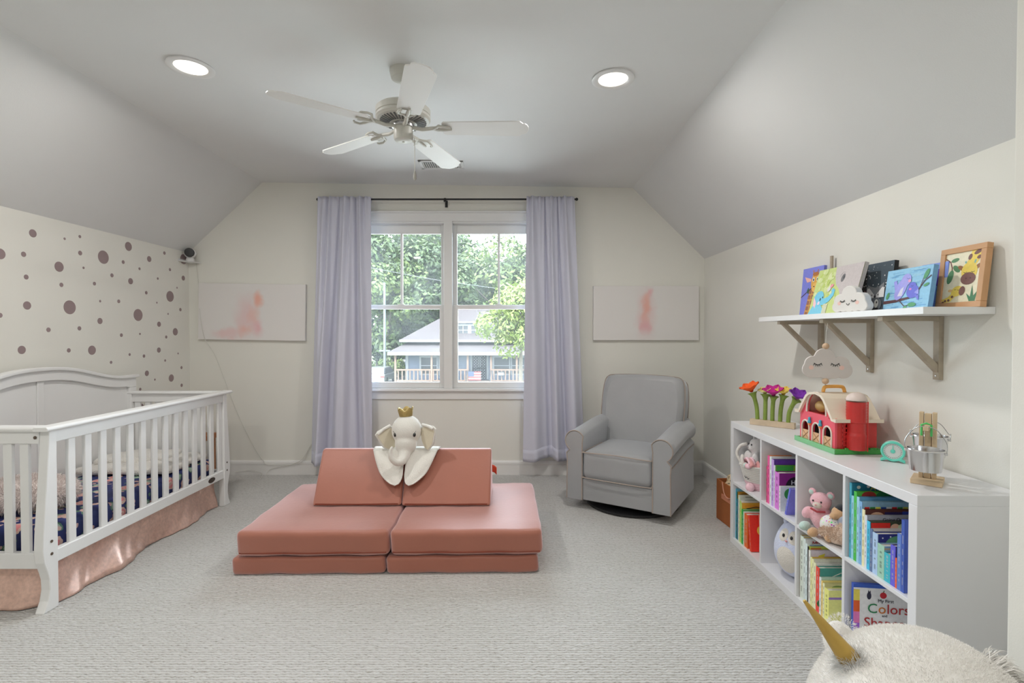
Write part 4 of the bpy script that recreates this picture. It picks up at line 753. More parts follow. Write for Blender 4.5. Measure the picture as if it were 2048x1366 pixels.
f = MB(); strands(f, ellpts((-.03, 0, .037), (.085, .045, .037), 1600, R2, -.1) + ellpts((.045, 0, .08), (.04, .04, .05), 900, R2), .02, .0016, R2, .5, .7); f.build('pile', BEI, t, kind='stuff')
t = thing('round_board', 'round board with orange and green rings at the back of the upper third cubby', 'toy', (1.69, c3 - .205, Z1), radians(-90), rx=radians(-8)); T_ = TR(0, 0, .125) @ RT('X', 90)
for r_, d, c, nm in ((.122, .008, rgb(110, 175, 200, 1.2), 'rim'), (.110, .0095, rgb(235, 150, 50, 1.2), 'orange_ring'), (.086, .011, rgb(140, 175, 70, 1.2), 'green_face'), (.03, .013, rgb(190, 60, 40, 1.2), 'red_centre')): MB(T_).lathe([(r_, -.004), (r_, d), (0, d)], n=36).build(nm, M('ring_' + nm, c, .5), t, smooth=40)
# ------------------------------------------------------------------ on top of the bookcase: felt flowers
ZT = .7705; PALE = M('pale_wood', (.62, .50, .36, 1), .6, .22, 22, .1, 60)
fa = atan2(2.905 - 3.06, 1.627 - 1.456); fl_o = Vector((1.548, 2.995, ZT)); t = thing('flower_block', 'pale wooden block holding five felt flowers on the bookcase', 'block', fl_o, fa)
MB().box(-.122, -.02, 0, .122, .02, .034).build('block', PALE, t, bevel=.002); FELTG = M('felt_green', rgb(128, 150, 72, 1.15), .95, .15, 40, .4, 120)
def felt(n_, c): return M('felt_' + n_, c, .95, .15, 40, .4, 120)
flw = [(-.083, (-.03, .0), .205, 'orange', rgb(238, 95, 40, 1.15), rgb(220, 60, 30, 1), 'orange felt flower, leftmost in the wooden block', .046, 30), (-.040, (-.004, .02), .195, 'cream', rgb(235, 220, 150, 1.15), rgb(220, 200, 110, 1), 'pale cream felt flower half hidden between the orange and magenta ones', .03, 10),
       (.0, (.008, -.005), .188, 'magenta', rgb(190, 45, 140, 1.1), rgb(150, 25, 110, 1), 'magenta felt flower in the middle of the wooden block', .046, 0), (.042, (.016, .01), .20, 'yellow', rgb(235, 200, 95, 1.15), rgb(220, 180, 60, 1), 'golden yellow felt flower between the magenta and purple ones', .034, 0),
       (.085, (.045, -.008), .178, 'purple', rgb(125, 55, 170, 1.1), rgb(170, 90, 160, 1), 'purple felt flower, rightmost in the wooden block', .042, -35)]
Rz = Matrix.Rotation(fa, 4, 'Z')
for u, (lx, ly), hh, nm, c, c2, lab, pr_, tl in flw:
    p = fl_o + (Rz @ Vector((u, 0, 0))); p.z = ZT + .0345; t = thing('felt_flower', lab, 'flower', p, fa, group='felt flowers in the wooden block')
    hh *= .95; pr_ *= 1.25; pts = curve([(0, 0, 0), (lx * .15, ly * .3, hh * .35), (lx * .6, ly * .7, hh * .65), (lx, ly, hh * .82)], 5); n = len(pts)
    MB().tube(pts, [0.0115 + (0 if i < n * .6 else .019 * ((i / (n - 1) - .6) / .4) ** 2) for i in range(n)], 10).build('stem', FELTG, t, smooth=60)
    HT = TR(lx, ly, hh * .80) @ RT('Y', -tl * .6) @ RT('X', 18)
    for k_ in range(6):
        q = MB(HT @ RT('Z', 60 * k_ + 15)); q.grid(lambda a, b: (pr_ * b, (a - .5) * 2 * pr_ * .52 * sin(pi * min(1, .12 + b * .88)) ** .8, .010 + pr_ * .85 * b - .010 * b * b + .010 * abs(a - .5) * 2), 6, 7); q.build('petal', felt(nm, c), t, smooth=180, solid=.003)
    MB(HT).ell((0, 0, .016), (.012, .012, .010)).build('flower_centre', felt(nm + '_centre', c2), t, smooth=60)
# ------------------------------------------------------------------ toy barn
RED = M('barn_red', (.60, .03, .028, 1), .35, .12, 30, .05, 60, coat=.2); PNK = M('barn_front', rgb(222, 82, 98, 1.15), .45, .06, 20); CRM = M('barn_roof', rgb(214, 202, 184, 1.2), .5, .05, 14); GRN = M('barn_grass', (.06, .36, .07, 1), .45, .2, 40, .3, 60); LGR = M('barn_edge', (.20, .50, .24, 1), .5)
BX0, BX1, BY0, BY1 = 1.487, 1.69, 2.295, 2.62; t = thing('toy_barn', 'red plastic toy barn with cream roof, silo and green base on the bookcase', 'toy', ((BX0 + BX1) / 2, (BY0 + BY1) / 2, ZT)); ym = (BY0 + BY1) / 2
def Bq(): return W(t)
Bq().box(BX0 - .012, BY0 - .0, ZT, BX1, BY1, ZT + .022).build('grass_base', GRN, t, bevel=.003); Bq().box(BX0 - .016, BY0, ZT, BX0 - .012, BY1 + .002, ZT + .024).build('base_edge', LGR, t, bevel=.001)
y0, y1, zb, ze, zr = BY0 + .022, BY1 - .022, ZT + .022, ZT + .15, ZT + .268
gam = [(y0 + .002, ze), (y0 + .035, ze + .045), (y0 + .07, ze + .088), (ym - .05, zr - .016), (ym, zr - .008), (ym + .05, zr - .016), (y1 - .07, ze + .088), (y1 - .035, ze + .045), (y1 - .002, ze)]
aw, arch_c = .031, [y0 + .052, ym, y1 - .052]
def archp(c, w_, z0, zs, n=10): return [(c + w_, z0), (c + w_, zs)] + [(c + w_ * cos(pi * i / n), zs + w_ * 1.1 * sin(pi * i / n)) for i in range(1, n)] + [(c - w_, zs), (c - w_, z0)]
fr_ = Bq()                                      # front wall built as solid strips round its openings
edges = [y0]
for c in arch_c: edges += [c - aw, c + aw]
edges.append(y1)
for i in range(0, len(edges), 2): fr_.box(BX0, edges[i], zb, BX0 + .010, edges[i + 1], ze)
for c in arch_c:
    A_ = archp(c, aw, zb, zb + .060); top = A_[1:-1]
    for i in range(len(top) - 1): fr_.add([(x, *p) for x in (BX0, BX0 + .010) for p in (top[i], top[i + 1], (top[i + 1][0], ze), (top[i][0], ze))], [(0, 1, 2, 3), (7, 6, 5, 4), (0, 4, 5, 1)])
lo = archp(ym, .078, ze + .012, ze + .030, 14); top = lo[1:-1]
fr_.box(BX0, y0, ze, BX0 + .010, y1, ze + .012)
for s in (-1, 1): fr_.prism([(ym + s * .078, ze + .012), (ym + s * .1385, ze + .012), (ym + s * .105, ze + .052), (ym + s * .078, ze + .085)], BX0, BX0 + .010, 'yz')
def gz(y):
    for (a, za), (b, zb2) in zip(gam, gam[1:]):
        if a <= y <= b: return za + (zb2 - za) * (y - a) / (b - a)
    return ze
for i in range(len(top) - 1): 
    p, q = top[i], top[i + 1]; fr_.add([(x, *pp) for x in (BX0, BX0 + .010) for pp in (p, q, (q[0], max(q[1], gz(q[0]))), (p[0], max(p[1], gz(p[0]))))], [(0, 1, 2, 3), (7, 6, 5, 4), (0, 4, 5, 1)])
fr_.build('front_wall', PNK, t)
for c in arch_c:
    Bq().tube([(BX0 - .002, *p) for p in archp(c, aw, zb, zb + .060)], .0042, 8).build('arch_trim', M('barn_cream', (.78, .68, .60, 1), .5), t, smooth=60)
    d = Bq().box(BX0 - .001, c - aw + .004, zb, BX0 + .006, c + aw - .004, zb + .045).build('stall_door', M('stall_tan', rgb(206, 166, 128, 1.15), .6, .1, 20), t)
    for s in (-1, 1): Bq().tube([(BX0 - .0015, c - s * .022, zb + .006), (BX0 - .0015, c + s * .022, zb + .04)], .0022, 5).build('cross_bar', M('stall_line', rgb(180, 135, 100, 1.1), .6), d)
Bq().tube([(BX0 - .002, *p) for p in lo], .0048, 8).build('loft_trim', MATS['barn_cream'], t, smooth=60)
Bq().ell((BX0 + .03, ym + .01, ze + .045), (.02, .045, .028), 14, 10).ell((BX0 + .03, ym - .035, ze + .07), (.018, .02, .02)).build('loft_hen', M('hen_tan', rgb(170, 135, 75, 1.1), .5), t, smooth=60)
for y in (arch_c[0] + .05, arch_c[1] + .05): Bq().lathe([(.006, 0), (.009, .004), (.008, .012), (.005, .018), (.007, .022), (.004, .03), (0, .031)], (BX0 - .006, y, zb + .085), 12).build('lamp_knob', M('knob_blue', rgb(70, 165, 195, 1.1), .4), t, smooth=60); Bq().box(BX0 - .01, y - .006, zb + .076, BX0 - .001, y + .006, zb + .085).build('lamp_cup', M('knob_orange', rgb(235, 140, 80, 1.1), .4), t)
Bq().box(BX0 - .006, y0 + .03, ze + .004, BX0 + .001, y0 + .04, ze + .014).build('latch', RED, t)
Bq().box(BX0 + .010, y0, zb, BX1 - .01, y0 + .008, ze - .003).box(BX0 + .010, y1 - .008, zb, BX1 - .01, y1, ze - .003).box(BX1 - .018, y0 + .002, zb, BX1 - .01, y1 - .002, ze + .0).box(BX0 + .01, y0 + .012, ze + .003, BX1 - .01, y1 - .012, ze + .009).build('walls', RED, t)
Bq().box(BX0 + .05, y0, zb, BX0 + .056, y1, ze).build('stall_back', M('stall_dark', (.03, .015, .015, 1), .7), t)
lad = Bq()
for x in (BX0 + .032, BX0 + .058): lad.box(x - .003, y0 - .003, zb, x + .003, y0, ze - .004)
for k_ in range(6): lad.box(BX0 + .032, y0 - .003, zb + .012 + k_ * .02, BX0 + .058, y0, zb + .019 + k_ * .02)
lad.build('ladder_relief', RED, t)
rp = [(y0 - .026, ze - .004), (y0 - .026, ze + .012)] + [(a + (-.004 if a < ym else .004), b + .008) for a, b in gam] + [(y1 + .026, ze + .012), (y1 + .026, ze - .004)]
ri = [(y0 - .02, ze - .004)] + [(a + (.006 if a < ym else -.006), b - .001) for a, b in gam] + [(y1 + .02, ze - .004)]
rf = Bq(); P_ = rp; Q_ = [ri[0], ri[0]] + ri[1:-1] + [ri[-1], ri[-1]]
for i in range(len(P_) - 1):
    a, b, c, d = P_[i], P_[i + 1], Q_[i + 1], Q_[i]
    rf.add([(x, *p) for x in (BX0 - .014, BX1 + .004) for p in (a, b, c, d)], [(0, 1, 2, 3), (7, 6, 5, 4), (0, 4, 5, 1), (2, 6, 7, 3)])
rf.build('roof', CRM, t)
hd = Bq(); hd.tube(curve([(BX0 + .03, ym, zr + .0), (BX0 + .035, ym, zr + .020), (BX0 + .05, ym, zr + .027), (BX0 + .115, ym, zr + .027), (BX0 + .13, ym, zr + .018), (BX0 + .135, ym, zr)], 5), .0085, 10).build('carry_handle', M('handle_amber', rgb(222, 162, 80, 1.15), .4), t, smooth=60)
sx, sy = 1.578, BY0 + .012; ri_ = []
si = Bq().lathe([(.040, 0), (.040, .002)] + [(.040 + .0012 * (i % 2) - (.004 if .07 < i * .0066 < .12 else 0), .002 + i * .0066) for i in range(34)], (sx, sy, zb), 28).build('silo', RED, t, smooth=25)
dm = Bq().lathe([(.044, 0)] + [(.042 * cos(a), .036 * sin(a)) for a in [radians(q) for q in range(0, 91, 15)]], (sx, sy, zb + .226), 28).build('silo_dome', M('dome_cream', (.74, .62, .57, 1), .5), t, smooth=40)
Bq().box(sx + .018, sy - .05, zb, sx + .021, sy - .046, zb + .225).build('silo_seam', RED, si)
rr = random.Random(4); g_ = Bq()
for k_ in range(46): g_.ell((rr.uniform(BX0 + .04, BX1 - .012), rr.uniform(BY0 + .004, BY0 + .02), ZT + .023), (.007, .006, .005), 6, 5)
g_.build('grass_tufts', GRN, t, smooth=60)
# ------------------------------------------------------------------ teal timer clock
TEAL = M('teal_plastic', rgb(105, 212, 192, 1.1), .4); t = thing('timer_clock', 'round teal timer clock with white dial beside the toy barn', 'clock', (1.648, 2.175, ZT), radians(-38)); t.scale = (.86, .86, .86); T_ = TR(0, 0, .053) @ RT('X', 90)
MB(T_).lathe([(.046, -.045), (.047, -.04), (.047, 0), (.040, 0)], n=36).build('white_shell', PLAS, t, smooth=40); MB(T_).lathe([(.050, -.002), (.051, .006), (.050, .020), (.046, .024), (.040, .022), (.039, .013)], n=36).build('teal_bezel', TEAL, t, smooth=40)
dl = MB(T_).lathe([(.040, .010), (.040, .014), (0, .014)], n=36).build('dial', WHITE, t, smooth=40)
for k_ in range(24): MB(T_ @ RT('Z', 15 * k_)).box(.0315, -.0009, .0141, .035, .0009, .0148).build('tick', BTXT, dl)
MB(T_).lathe([(.010, .014), (.009, .021), (0, .022)], n=20).box(-.0015, 0, .014, .0015, .030, .017).build('knob', TEAL, t, smooth=40)
for s in (-1, 1): MB().prism([(s * .018, .012), (s * .05, .0), (s * .05, .012), (s * .036, .022)][::s], -.026, .0, 'xz').build('foot', TEAL, t, bevel=.003)
# ------------------------------------------------------------------ bucket balance
PINE = M('pine', (.68, .52, .34, 1), .6, .2, 18, .08, 50); ST = lambda: None
ba = radians(-44); t = thing('bucket_stand', 'pale pine stand with a green clip carrying two metal buckets', 'stand', (1.545, 1.868, ZT), ba)
MB().box(-.046, -.055, 0, .046, .055, .017).build('base', PINE, t, bevel=.002)
for x in (-.019, .019): MB().box(x - .0065, -.013, .017, x + .0065, .013, .262).build('post', PINE, t, bevel=.0015)
MB().box(-.010, -.009, .017, .010, .011, .257).build('post', PINE, t, bevel=.0015); MB().box(-.008, -.095, .198, .008, .10, .214, RT('X', -3)).build('beam', PINE, t, bevel=.002)
cl = M('clip_green', rgb(80, 195, 105, 1.1), .4); MB().tube([(-.014, -.06, .182), (-.014, -.06, .222), (0, -.06, .228), (.014, -.06, .222), (.014, -.06, .182)], .0035, 8).build('clip', cl, t, smooth=60)
BUCK = M('galvanised', (.72, .71, .72, 1), .16, .04, 8, metal=1); Rb = Matrix.Rotation(ba, 4, 'Z')
for yy, zt, lab in ((-.080, .093, 'shiny metal bucket hanging on the near side of the pine stand'), (.084, .118, 'shiny metal bucket hanging behind the pine stand')):
    p = Vector((1.545, 1.868, ZT)) + Rb @ Vector((0, yy, 0)); p.z = ZT + zt - .02 - .012
    t = thing('metal_bucket', lab, 'bucket', p, ba, group='metal buckets on the pine stand')
    MB().lathe([(0, .002), (.044, .002), (.044, 0), (.046, .0), (.0545, .072), (.057, .075), (.0565, .078), (.0535, .078), (.053, .073), (.044, .006), (0, .006)], n=40).build('pail', BUCK, t, smooth=40)
    hz_ = (ZT + .204 - p.z); MB().tube(curve([(-.058, 0, .066), (-.060, 0, .09), (-.055, 0, hz_ - .03), (-.03, 0, hz_ + .006), (0, 0, hz_ + .014), (.03, 0, hz_ + .006), (.055, 0, hz_ - .03), (.060, 0, .09), (.058, 0, .066)]), .0016, 6).build('wire_handle', STEEL, t, smooth=60)
    for s in (-1, 1): MB().tube([(s * .053, 0, .066), (s * .061, 0, .066)], .004, 8).build('handle_lug', STEEL, t, smooth=60)
# ------------------------------------------------------------------ wall shelf on three wooden brackets
SX, SY0, SY1, SZ = 1.517, 1.862, 3.105, 1.424
t = thing('wall_shelf', 'long white wall shelf on three grey wooden brackets above the bookcase', 'shelf', (1.65, 2.48, 1.395))
W(t).box(SX, SY0, 1.397, XR - .001, SY1, SZ).build('board', WHITE, t, bevel=.0015)
GW = M('grey_wood', rgb(170, 158, 140, 1.05), .6, .25, 26, .1, 60)
for y in (2.10, 2.50, 2.90):
    b_ = thing('bracket', None, None); b_.parent = t; b_.location = Vector((XR, y, 1.397)) - t.location
    MB().box(-.020, -.015, -.265, 0, .015, 0).build('upright', GW, b_, bevel=.0015); MB().box(-.255, -.015, -.020, -.020, .015, -.0005).build('arm', GW, b_, bevel=.0015)
    MB().prism([(-.235, -.020), (-.205, -.020), (-.020, -.20), (-.020, -.235)], -.012, .012, 'xz').build('brace', GW, b_, bevel=.0015)
    MB(TR(-.0205, 0, -.25) @ RT('Y', -90)).lathe([(.004, 0), (.004, .001), (0, .0015)], n=10).build('screw', STEEL, b_)
SZ += .0005; CB = M('canvas_edge', (.7, .68, .64, 1), .85)
def canvas(name, label, x, ycen, w_, h_, d, lean, edge, base, cat='painting'):
    t = thing(name, label, cat, (x, ycen, SZ + .0004), radians(-90), 'small paintings on the wall shelf', rx=radians(-lean))
    m = MB(); m.col = edge; m.box(-w_ / 2, 0, 0, w_ / 2, d, h_).build('stretched_canvas', PAINT, t); a = Art(-.0003); a.rect(-w_ / 2, 0, w_ / 2, h_, base); return t, a
def K(r, g, b): return rgb(r, g, b, 1.2)
def clip(a, w_, h_):                                # keep painted shapes inside the canvas
    for v in a.v: v.x = max(-w_ / 2, min(w_ / 2, v.x)); v.z = max(0, min(h_, v.z))
YEL, BRN, DK, GRNL = K(235, 200, 95), K(120, 85, 80), K(40, 35, 40), K(80, 125, 90)
# giraffe on violet
t, a = canvas('giraffe_canvas', 'narrow violet canvas of a standing giraffe at the far end of the wall shelf', 1.720, 2.925, .20, .285, .016, 5, K(120, 125, 205), K(122, 128, 212))
a.poly([(-.06, 0), (-.03, .10), (-.005, .17), (.05, .18), (.055, .10), (.06, 0)], K(200, 150, 80))
for i in range(5):
    for j in range(3): a.poly([(-.05 + j * .034 + i * .006, .005 + i * .032), (-.025 + j * .034 + i * .006, .003 + i * .032), (-.022 + j * .03 + i * .006, .026 + i * .032), (-.045 + j * .032 + i * .006, .028 + i * .032)], K(150, 105, 85))
a.line([(-.1, .115), (-.03, .15), (.03, .175)], .006, K(70, 50, 70)); a.el(.03, .195, .04, .055, K(215, 165, 80)); a.el(.035, .165, .034, .028, K(225, 180, 100)); a.poly([(-.015, .22), (-.075, .235), (-.05, .2), (-.01, .205)], K(235, 175, 165)); a.line([(.01, .245), (.004, .268)], .008, K(170, 110, 60)); a.line([(.045, .245), (.05, .268)], .008, K(170, 110, 60)); a.el(.03, .243, .03, .012, K(170, 110, 60))
for u in (.012, .05): a.el(u, .212, .010, .013, K(235, 235, 235)); a.el(u, .211, .006, .008, K(50, 60, 90))
for u in (.02, .048): a.el(u, .172, .006, .003, DK)
a.poly([(-.03, .13), (-.045, .15), (-.03, .17), (-.02, .15)], K(60, 90, 75)); clip(a, .2, .285); a.build('painted_giraffe', PAINT, t)
# elephants on green
t, a = canvas('elephants_canvas', 'wide green canvas of a grey mother elephant and a blue calf on the wall shelf', 1.605, 2.565, .355, .25, .018, 15, K(185, 180, 178), K(186, 200, 128))
for i in range(40): rq = random.Random(i); a.el(rq.uniform(-.17, .02), rq.uniform(.08, .24), rq.uniform(.008, .02), rq.uniform(.006, .014), [K(196, 208, 150), K(178, 196, 108), K(205, 212, 165)][i % 3], rq.uniform(0, 90), 8)
a.poly([(-.03, .25), (-.022, .20), (0, .155), (.03, .13), (.05, .10), (.06, .05), (.1, 0), (.178, 0), (.178, .25)], K(186, 178, 178)); a.el(.045, .185, .014, .022, K(110, 108, 110), -15); a.el(.05, .188, .006, .010, K(70, 70, 75)); a.line([(.02, .20), (.035, .215), (.055, .212)], .002, K(130, 125, 128)); a.line([(.018, .192), (.033, .208)], .002, K(130, 125, 128))
a.poly([(-.178, 0), (-.178, .005), (-.15, .05), (-.14, .06), (-.09, .06), (-.06, .03), (-.06, 0)], K(120, 190, 215)); a.el(-.115, .085, .042, .045, K(112, 188, 215)); a.line([(-.1, .07), (-.06, .068), (-.03, .08), (-.005, .105), (-.003, .122), (-.02, .13)], [.04, .036, .03, .026, .022, .016], K(112, 188, 215)); a.poly([(-.16, .10), (-.15, .055), (-.13, .035), (-.125, .06), (-.14, .08)], K(225, 185, 195)); a.el(-.098, .082, .005, .008, DK); a.el(-.082, .092, .004, .006, DK); a.el(-.105, .062, .010, .010, K(220, 200, 215))
a.rect(-.06, 0, -.025, .055, K(205, 205, 175))
for i in range(6): a.line([(-.058, .006 + i * .008), (-.04, .009 + i * .008), (-.028, .006 + i * .008)], .0015, K(140, 150, 150))
a.poly([(-.06, .13), (-.045, .15), (-.03, .145), (-.035, .125), (-.05, .118)], K(205, 205, 205)); a.el(-.028, .150, .013, .009, K(240, 150, 160), 20); clip(a, .355, .25); a.build('painted_elephants', PAINT, t)
# starry raccoon
t, a = canvas('raccoon_canvas', 'black starry canvas of a grey masked animal on the wall shelf', 1.715, 2.395, .205, .236, .02, 5, K(18, 18, 22), K(28, 30, 36)); a.rect(-.065, .0, .102, .236, K(72, 84, 94))
for i in range(44):
    rq = random.Random(i + 70); a.el(rq.uniform(-.098, .098), rq.uniform(.11, .23), *([rq.uniform(.001, .0036)] * 2), K(235, 235, 235), 0, 8)
for i in range(34):
    rq = random.Random(i + 270); a.el(rq.uniform(-.1, -.06), rq.uniform(.04, .11), .0025, .0018, K(225, 170, 165), rq.uniform(0, 90), 6)
a.poly([(-.05, .135), (-.03, .125), (0, .118), (.03, .125), (.055, .14), (.06, .1), (.03, .065), (-.02, .065), (-.055, .09)], K(128, 132, 136)); a.poly([(-.055, .115), (-.04, .118), (-.005, .085), (-.005, .07), (-.055, .07)], K(225, 225, 225)); a.poly([(.06, .115), (.045, .118), (.01, .085), (.01, .07), (.06, .07)], K(225, 225, 225)); a.el(.002, .075, .006, .006, DK)
for u in (-.018, .022): a.el(u, .083, .003, .004, DK)
a.el(.005, .038, .045, .032, K(100, 106, 112)); a.el(.015, .042, .014, .02, K(220, 220, 215)); a.el(.018, .047, .004, .006, DK); a.rect(-.04, 0, .03, .02, K(20, 22, 26)); clip(a, .205, .236); a.build('painted_raccoon', PAINT, t)
# bluebirds
t, a = canvas('bluebirds_canvas', 'blue canvas of two violet birds on a branch on the wall shelf', 1.648, 2.125, .243, .178, .02, 8, K(110, 160, 205), K(140, 190, 220))
for i in range(46): rq = random.Random(i + 500); u = rq.uniform(-.12, .06); v = rq.uniform(.005, .17); a.line([(u, v), (u + rq.uniform(.03, .06), v + .002)], .003, [K(120, 175, 212), K(160, 205, 228), K(105, 160, 205)][i % 3])
a.line([(-.12, .036), (-.05, .04), (.02, .05), (.06, .075), (.09, .115), (.12, .135)], [.014, .012, .009, .006, .004, .004], K(85, 55, 60)); a.line([(-.03, .04), (0, .015), (.03, .02)], .004, K(85, 55, 60)); a.line([(.07, .085), (.085, .135)], .003, K(85, 55, 60))
for u, v, A_, B_, r_ in ((.095, .142, .022, .010, 65), (.10, .098, .014, .006, 20), (-.10, .065, .016, .008, 70), (.04, .02, .022, .009, 0), (.005, .008, .012, .007, 30)): a.el(u, v, A_, B_, K(85, 150, 105), r_)
a.poly([(-.075, .125), (-.06, .13), (-.035, .075), (-.02, .05), (-.05, .05), (-.06, .08)], K(150, 150, 225)); a.el(-.03, .09, .028, .05, K(155, 155, 230), -25); a.el(-.006, .128, .026, .026, K(160, 158, 232)); a.poly([(-.045, .06), (-.02, .06), (-.015, .10), (-.03, .09)], K(205, 205, 240)); a.el(.012, .122, .008, .006, K(225, 160, 200)); a.line([(-.004, .134), (.004, .131), (.012, .134)], .0015, K(60, 60, 120))
a.el(.035, .075, .032, .028, K(105, 110, 205)); a.el(.03, .095, .022, .02, K(105, 110, 205)); a.poly([(.045, .07), (.065, .085), (.07, .06)], K(150, 155, 225)); a.poly([(.05, .055), (.072, .035), (.07, .06)], K(120, 125, 212)); a.el(.022, .086, .007, .005, K(200, 130, 200)); a.line([(.024, .1), (.03, .097), (.036, .1)], .0015, K(40, 40, 90)); clip(a, .243, .178); a.build('painted_birds', PAINT, t)
# iris and framed giraffes
t, a = canvas('iris_canvas', 'blue canvas of purple irises mostly hidden behind the framed giraffes', 1.735, 2.085, .13, .19, .012, 3, K(110, 130, 205), K(130, 150, 220))
a.el(-.035, .13, .03, .035, K(95, 45, 160)); a.el(-.02, .1, .02, .03, K(130, 70, 185)); a.line([(-.03, .09), (-.03, .0)], .006, K(60, 120, 70)); a.el(-.04, .05, .014, .03, K(235, 140, 180)); a.el(.02, .13, .03, .035, K(105, 55, 170)); a.line([(.02, .1), (.015, 0)], .006, K(50, 105, 60)); clip(a, .13, .19); a.build('painted_irises', PAINT, t)
t = thing('framed_giraffes', 'tan-framed painting of a giraffe with its calf at the near end of the wall shelf', 'painting', (1.722, 1.958, SZ + .0004), radians(-90), 'small paintings on the wall shelf', rx=radians(-6))
FR = M('frame_tan', rgb(198, 152, 110, 1.1), .5, .1, 14); fw_, fh_ = .20, .24; MB().box(-.1, .0, 0, .1, .024, .022).box(-.1, 0, .218, .1, .024, .24).box(-.1, 0, .022, -.078, .024, .218).box(.078, 0, .022, .1, .024, .218).build('frame', FR, t, bevel=.0015)
m = MB(); m.col = K(236, 218, 192); m.box(-.078, .006, .022, .078, .022, .218).build('panel', PAINT, t); a = Art(.0057)
a.line([(-.078, .2), (-.055, .185), (-.045, .16), (-.045, .14)], .005, K(120, 80, 70))
for u, v, A_, B_, r_ in ((-.035, .19, .018, .008, 10), (-.05, .125, .028, .013, 75), (-.025, .155, .02, .010, -40)): a.el(u, v, A_, B_, K(90, 135, 95), r_)
a.poly([(.01, .165), (.06, .165), (.078, .195), (.078, .218), (.035, .218), (.028, .19)], YEL)
for u, v, A_, B_, r_ in ((.06, .21, .016, .008, 20), (.03, .195, .008, .012, -20), (.068, .19, .010, .007, 20)): a.el(u, v, A_, B_, BRN, r_)
for s in (-1, 1): a.el(.032 + s * .035, .155, .018, .008, K(150, 105, 70), s * 30)
a.line([(.02, .16), (.012, .18)], .007, K(130, 175, 165)); a.line([(.05, .165), (.055, .182)], .007, K(130, 175, 165)); a.el(.032, .14, .034, .036, YEL); a.el(.03, .112, .032, .024, BRN)
for u in (.015, .048): a.line([(u - .007, .138), (u, .134), (u + .007, .138)], .002, DK)
for u in (.022, .040): a.el(u, .113, .0035, .0028, K(90, 60, 60))
a.el(-.012, .066, .026, .02, YEL, 20); a.el(.01, .066, .013, .018, BRN, -10); a.el(-.042, .07, .010, .006, K(225, 190, 130)); a.line([(-.022, .055), (-.045, .035), (-.075, .026)], [.02, .022, .02], YEL)
for u, v in ((-.03, .045), (-.045, .032), (-.06, .03), (-.07, .024)): a.el(u, v, .006, .005, BRN)
for u, v in ((-.02, .074), (-.006, .072)): a.line([(u - .004, v), (u, v - .003), (u + .004, v)], .0015, DK)
a.poly([(.045, .024), (.03, .055), (.048, .04), (.052, .085), (.06, .042), (.075, .06), (.068, .024)], K(75, 125, 90))
for v in a.v: v.x = max(-.078, min(.078, v.x)); v.z = max(.022, min(.218, v.z))
a.build('painted_giraffes', PAINT, t)
# smiling cloud block, sticks
def cloudpoly(cs, n=10):                            # outline of a union of circles above a flat base, by ray casting from the centre
    out = []
    for i in range(96):
        th = 2 * pi * i / 96; best = 0
        for cx, cz, r in cs:
            b = cx * cos(th) + cz * sin(th); c_ = cx * cx + cz * cz - r * r; d = b * b - c_
            if d >= 0: best = max(best, b + sqrt(d))
        out.append((best * cos(th), best * sin(th)))
    return out
CLW = M('cloud_white', (.80, .78, .75, 1), .55); FACE = M('face_line', (.03, .03, .03, 1), .6); BLUSH = M('blush', rgb(240, 190, 180, 1.2), .6)
def lashes(t, u, v, w_, y, th):
    MB().tube([(u - w_ + 2 * w_ * i / 8, y, v - w_ * .55 * sin(pi * i / 8)) for i in range(9)], th, 5).build('closed_eye', FACE, t)
    for k_ in range(5):
        q = (k_ + .5) / 5; p = Vector((u - w_ + 2 * w_ * q, y, v - w_ * .55 * sin(pi * q))); MB().tube([p, p + Vector(((q - .5) * w_ * .9, 0, -w_ * .5))], th * .8, 5).build('eyelash', FACE, t)
t = thing('cloud_block', 'white wooden cloud block with sleepy smiling face on the wall shelf', 'ornament', (1.550, 2.325, SZ), radians(-74))
cs = [(0, .022, .038), (-.045, -.01, .034), (.045, -.008, .034), (-.062, -.035, .026), (.064, -.035, .026), (0, -.03, .032), (-.03, -.035, .026), (.03, -.035, .026)]
MB(TR(0, 0, .061)).prism([(u, max(-.061, v)) for u, v in cloudpoly(cs)], 0, .038, 'xz').build('cloud', CLW, t, bevel=.003, smooth=40)
for s in (-1, 1): lashes(t, s * .028 - .004, .055, .011, -.0012, .0012); MB(TR(s * .045 - .004, -.0003, .042) @ RT('X', 90)).lathe([(.009, 0), (0, .0005)], n=16).build('cheek', BLUSH, t)
MB().tube([(-.012 + .016 * i / 8, -.0012, .040 - .008 * sin(pi * i / 8)) for i in range(9)], .0012, 5).build('smile', FACE, t)
t = thing('wooden_stick', 'slim grey wooden strip standing behind the elephant canvas', 'stick', (1.762, 2.792, SZ))
MB().box(-.006, -.012, 0, .006, .004, .33).build('strip', GW, t, bevel=.001)
MB().box(-.008, -.016, .0, -.006, .006, .012).build('foot_clip', GW, t)
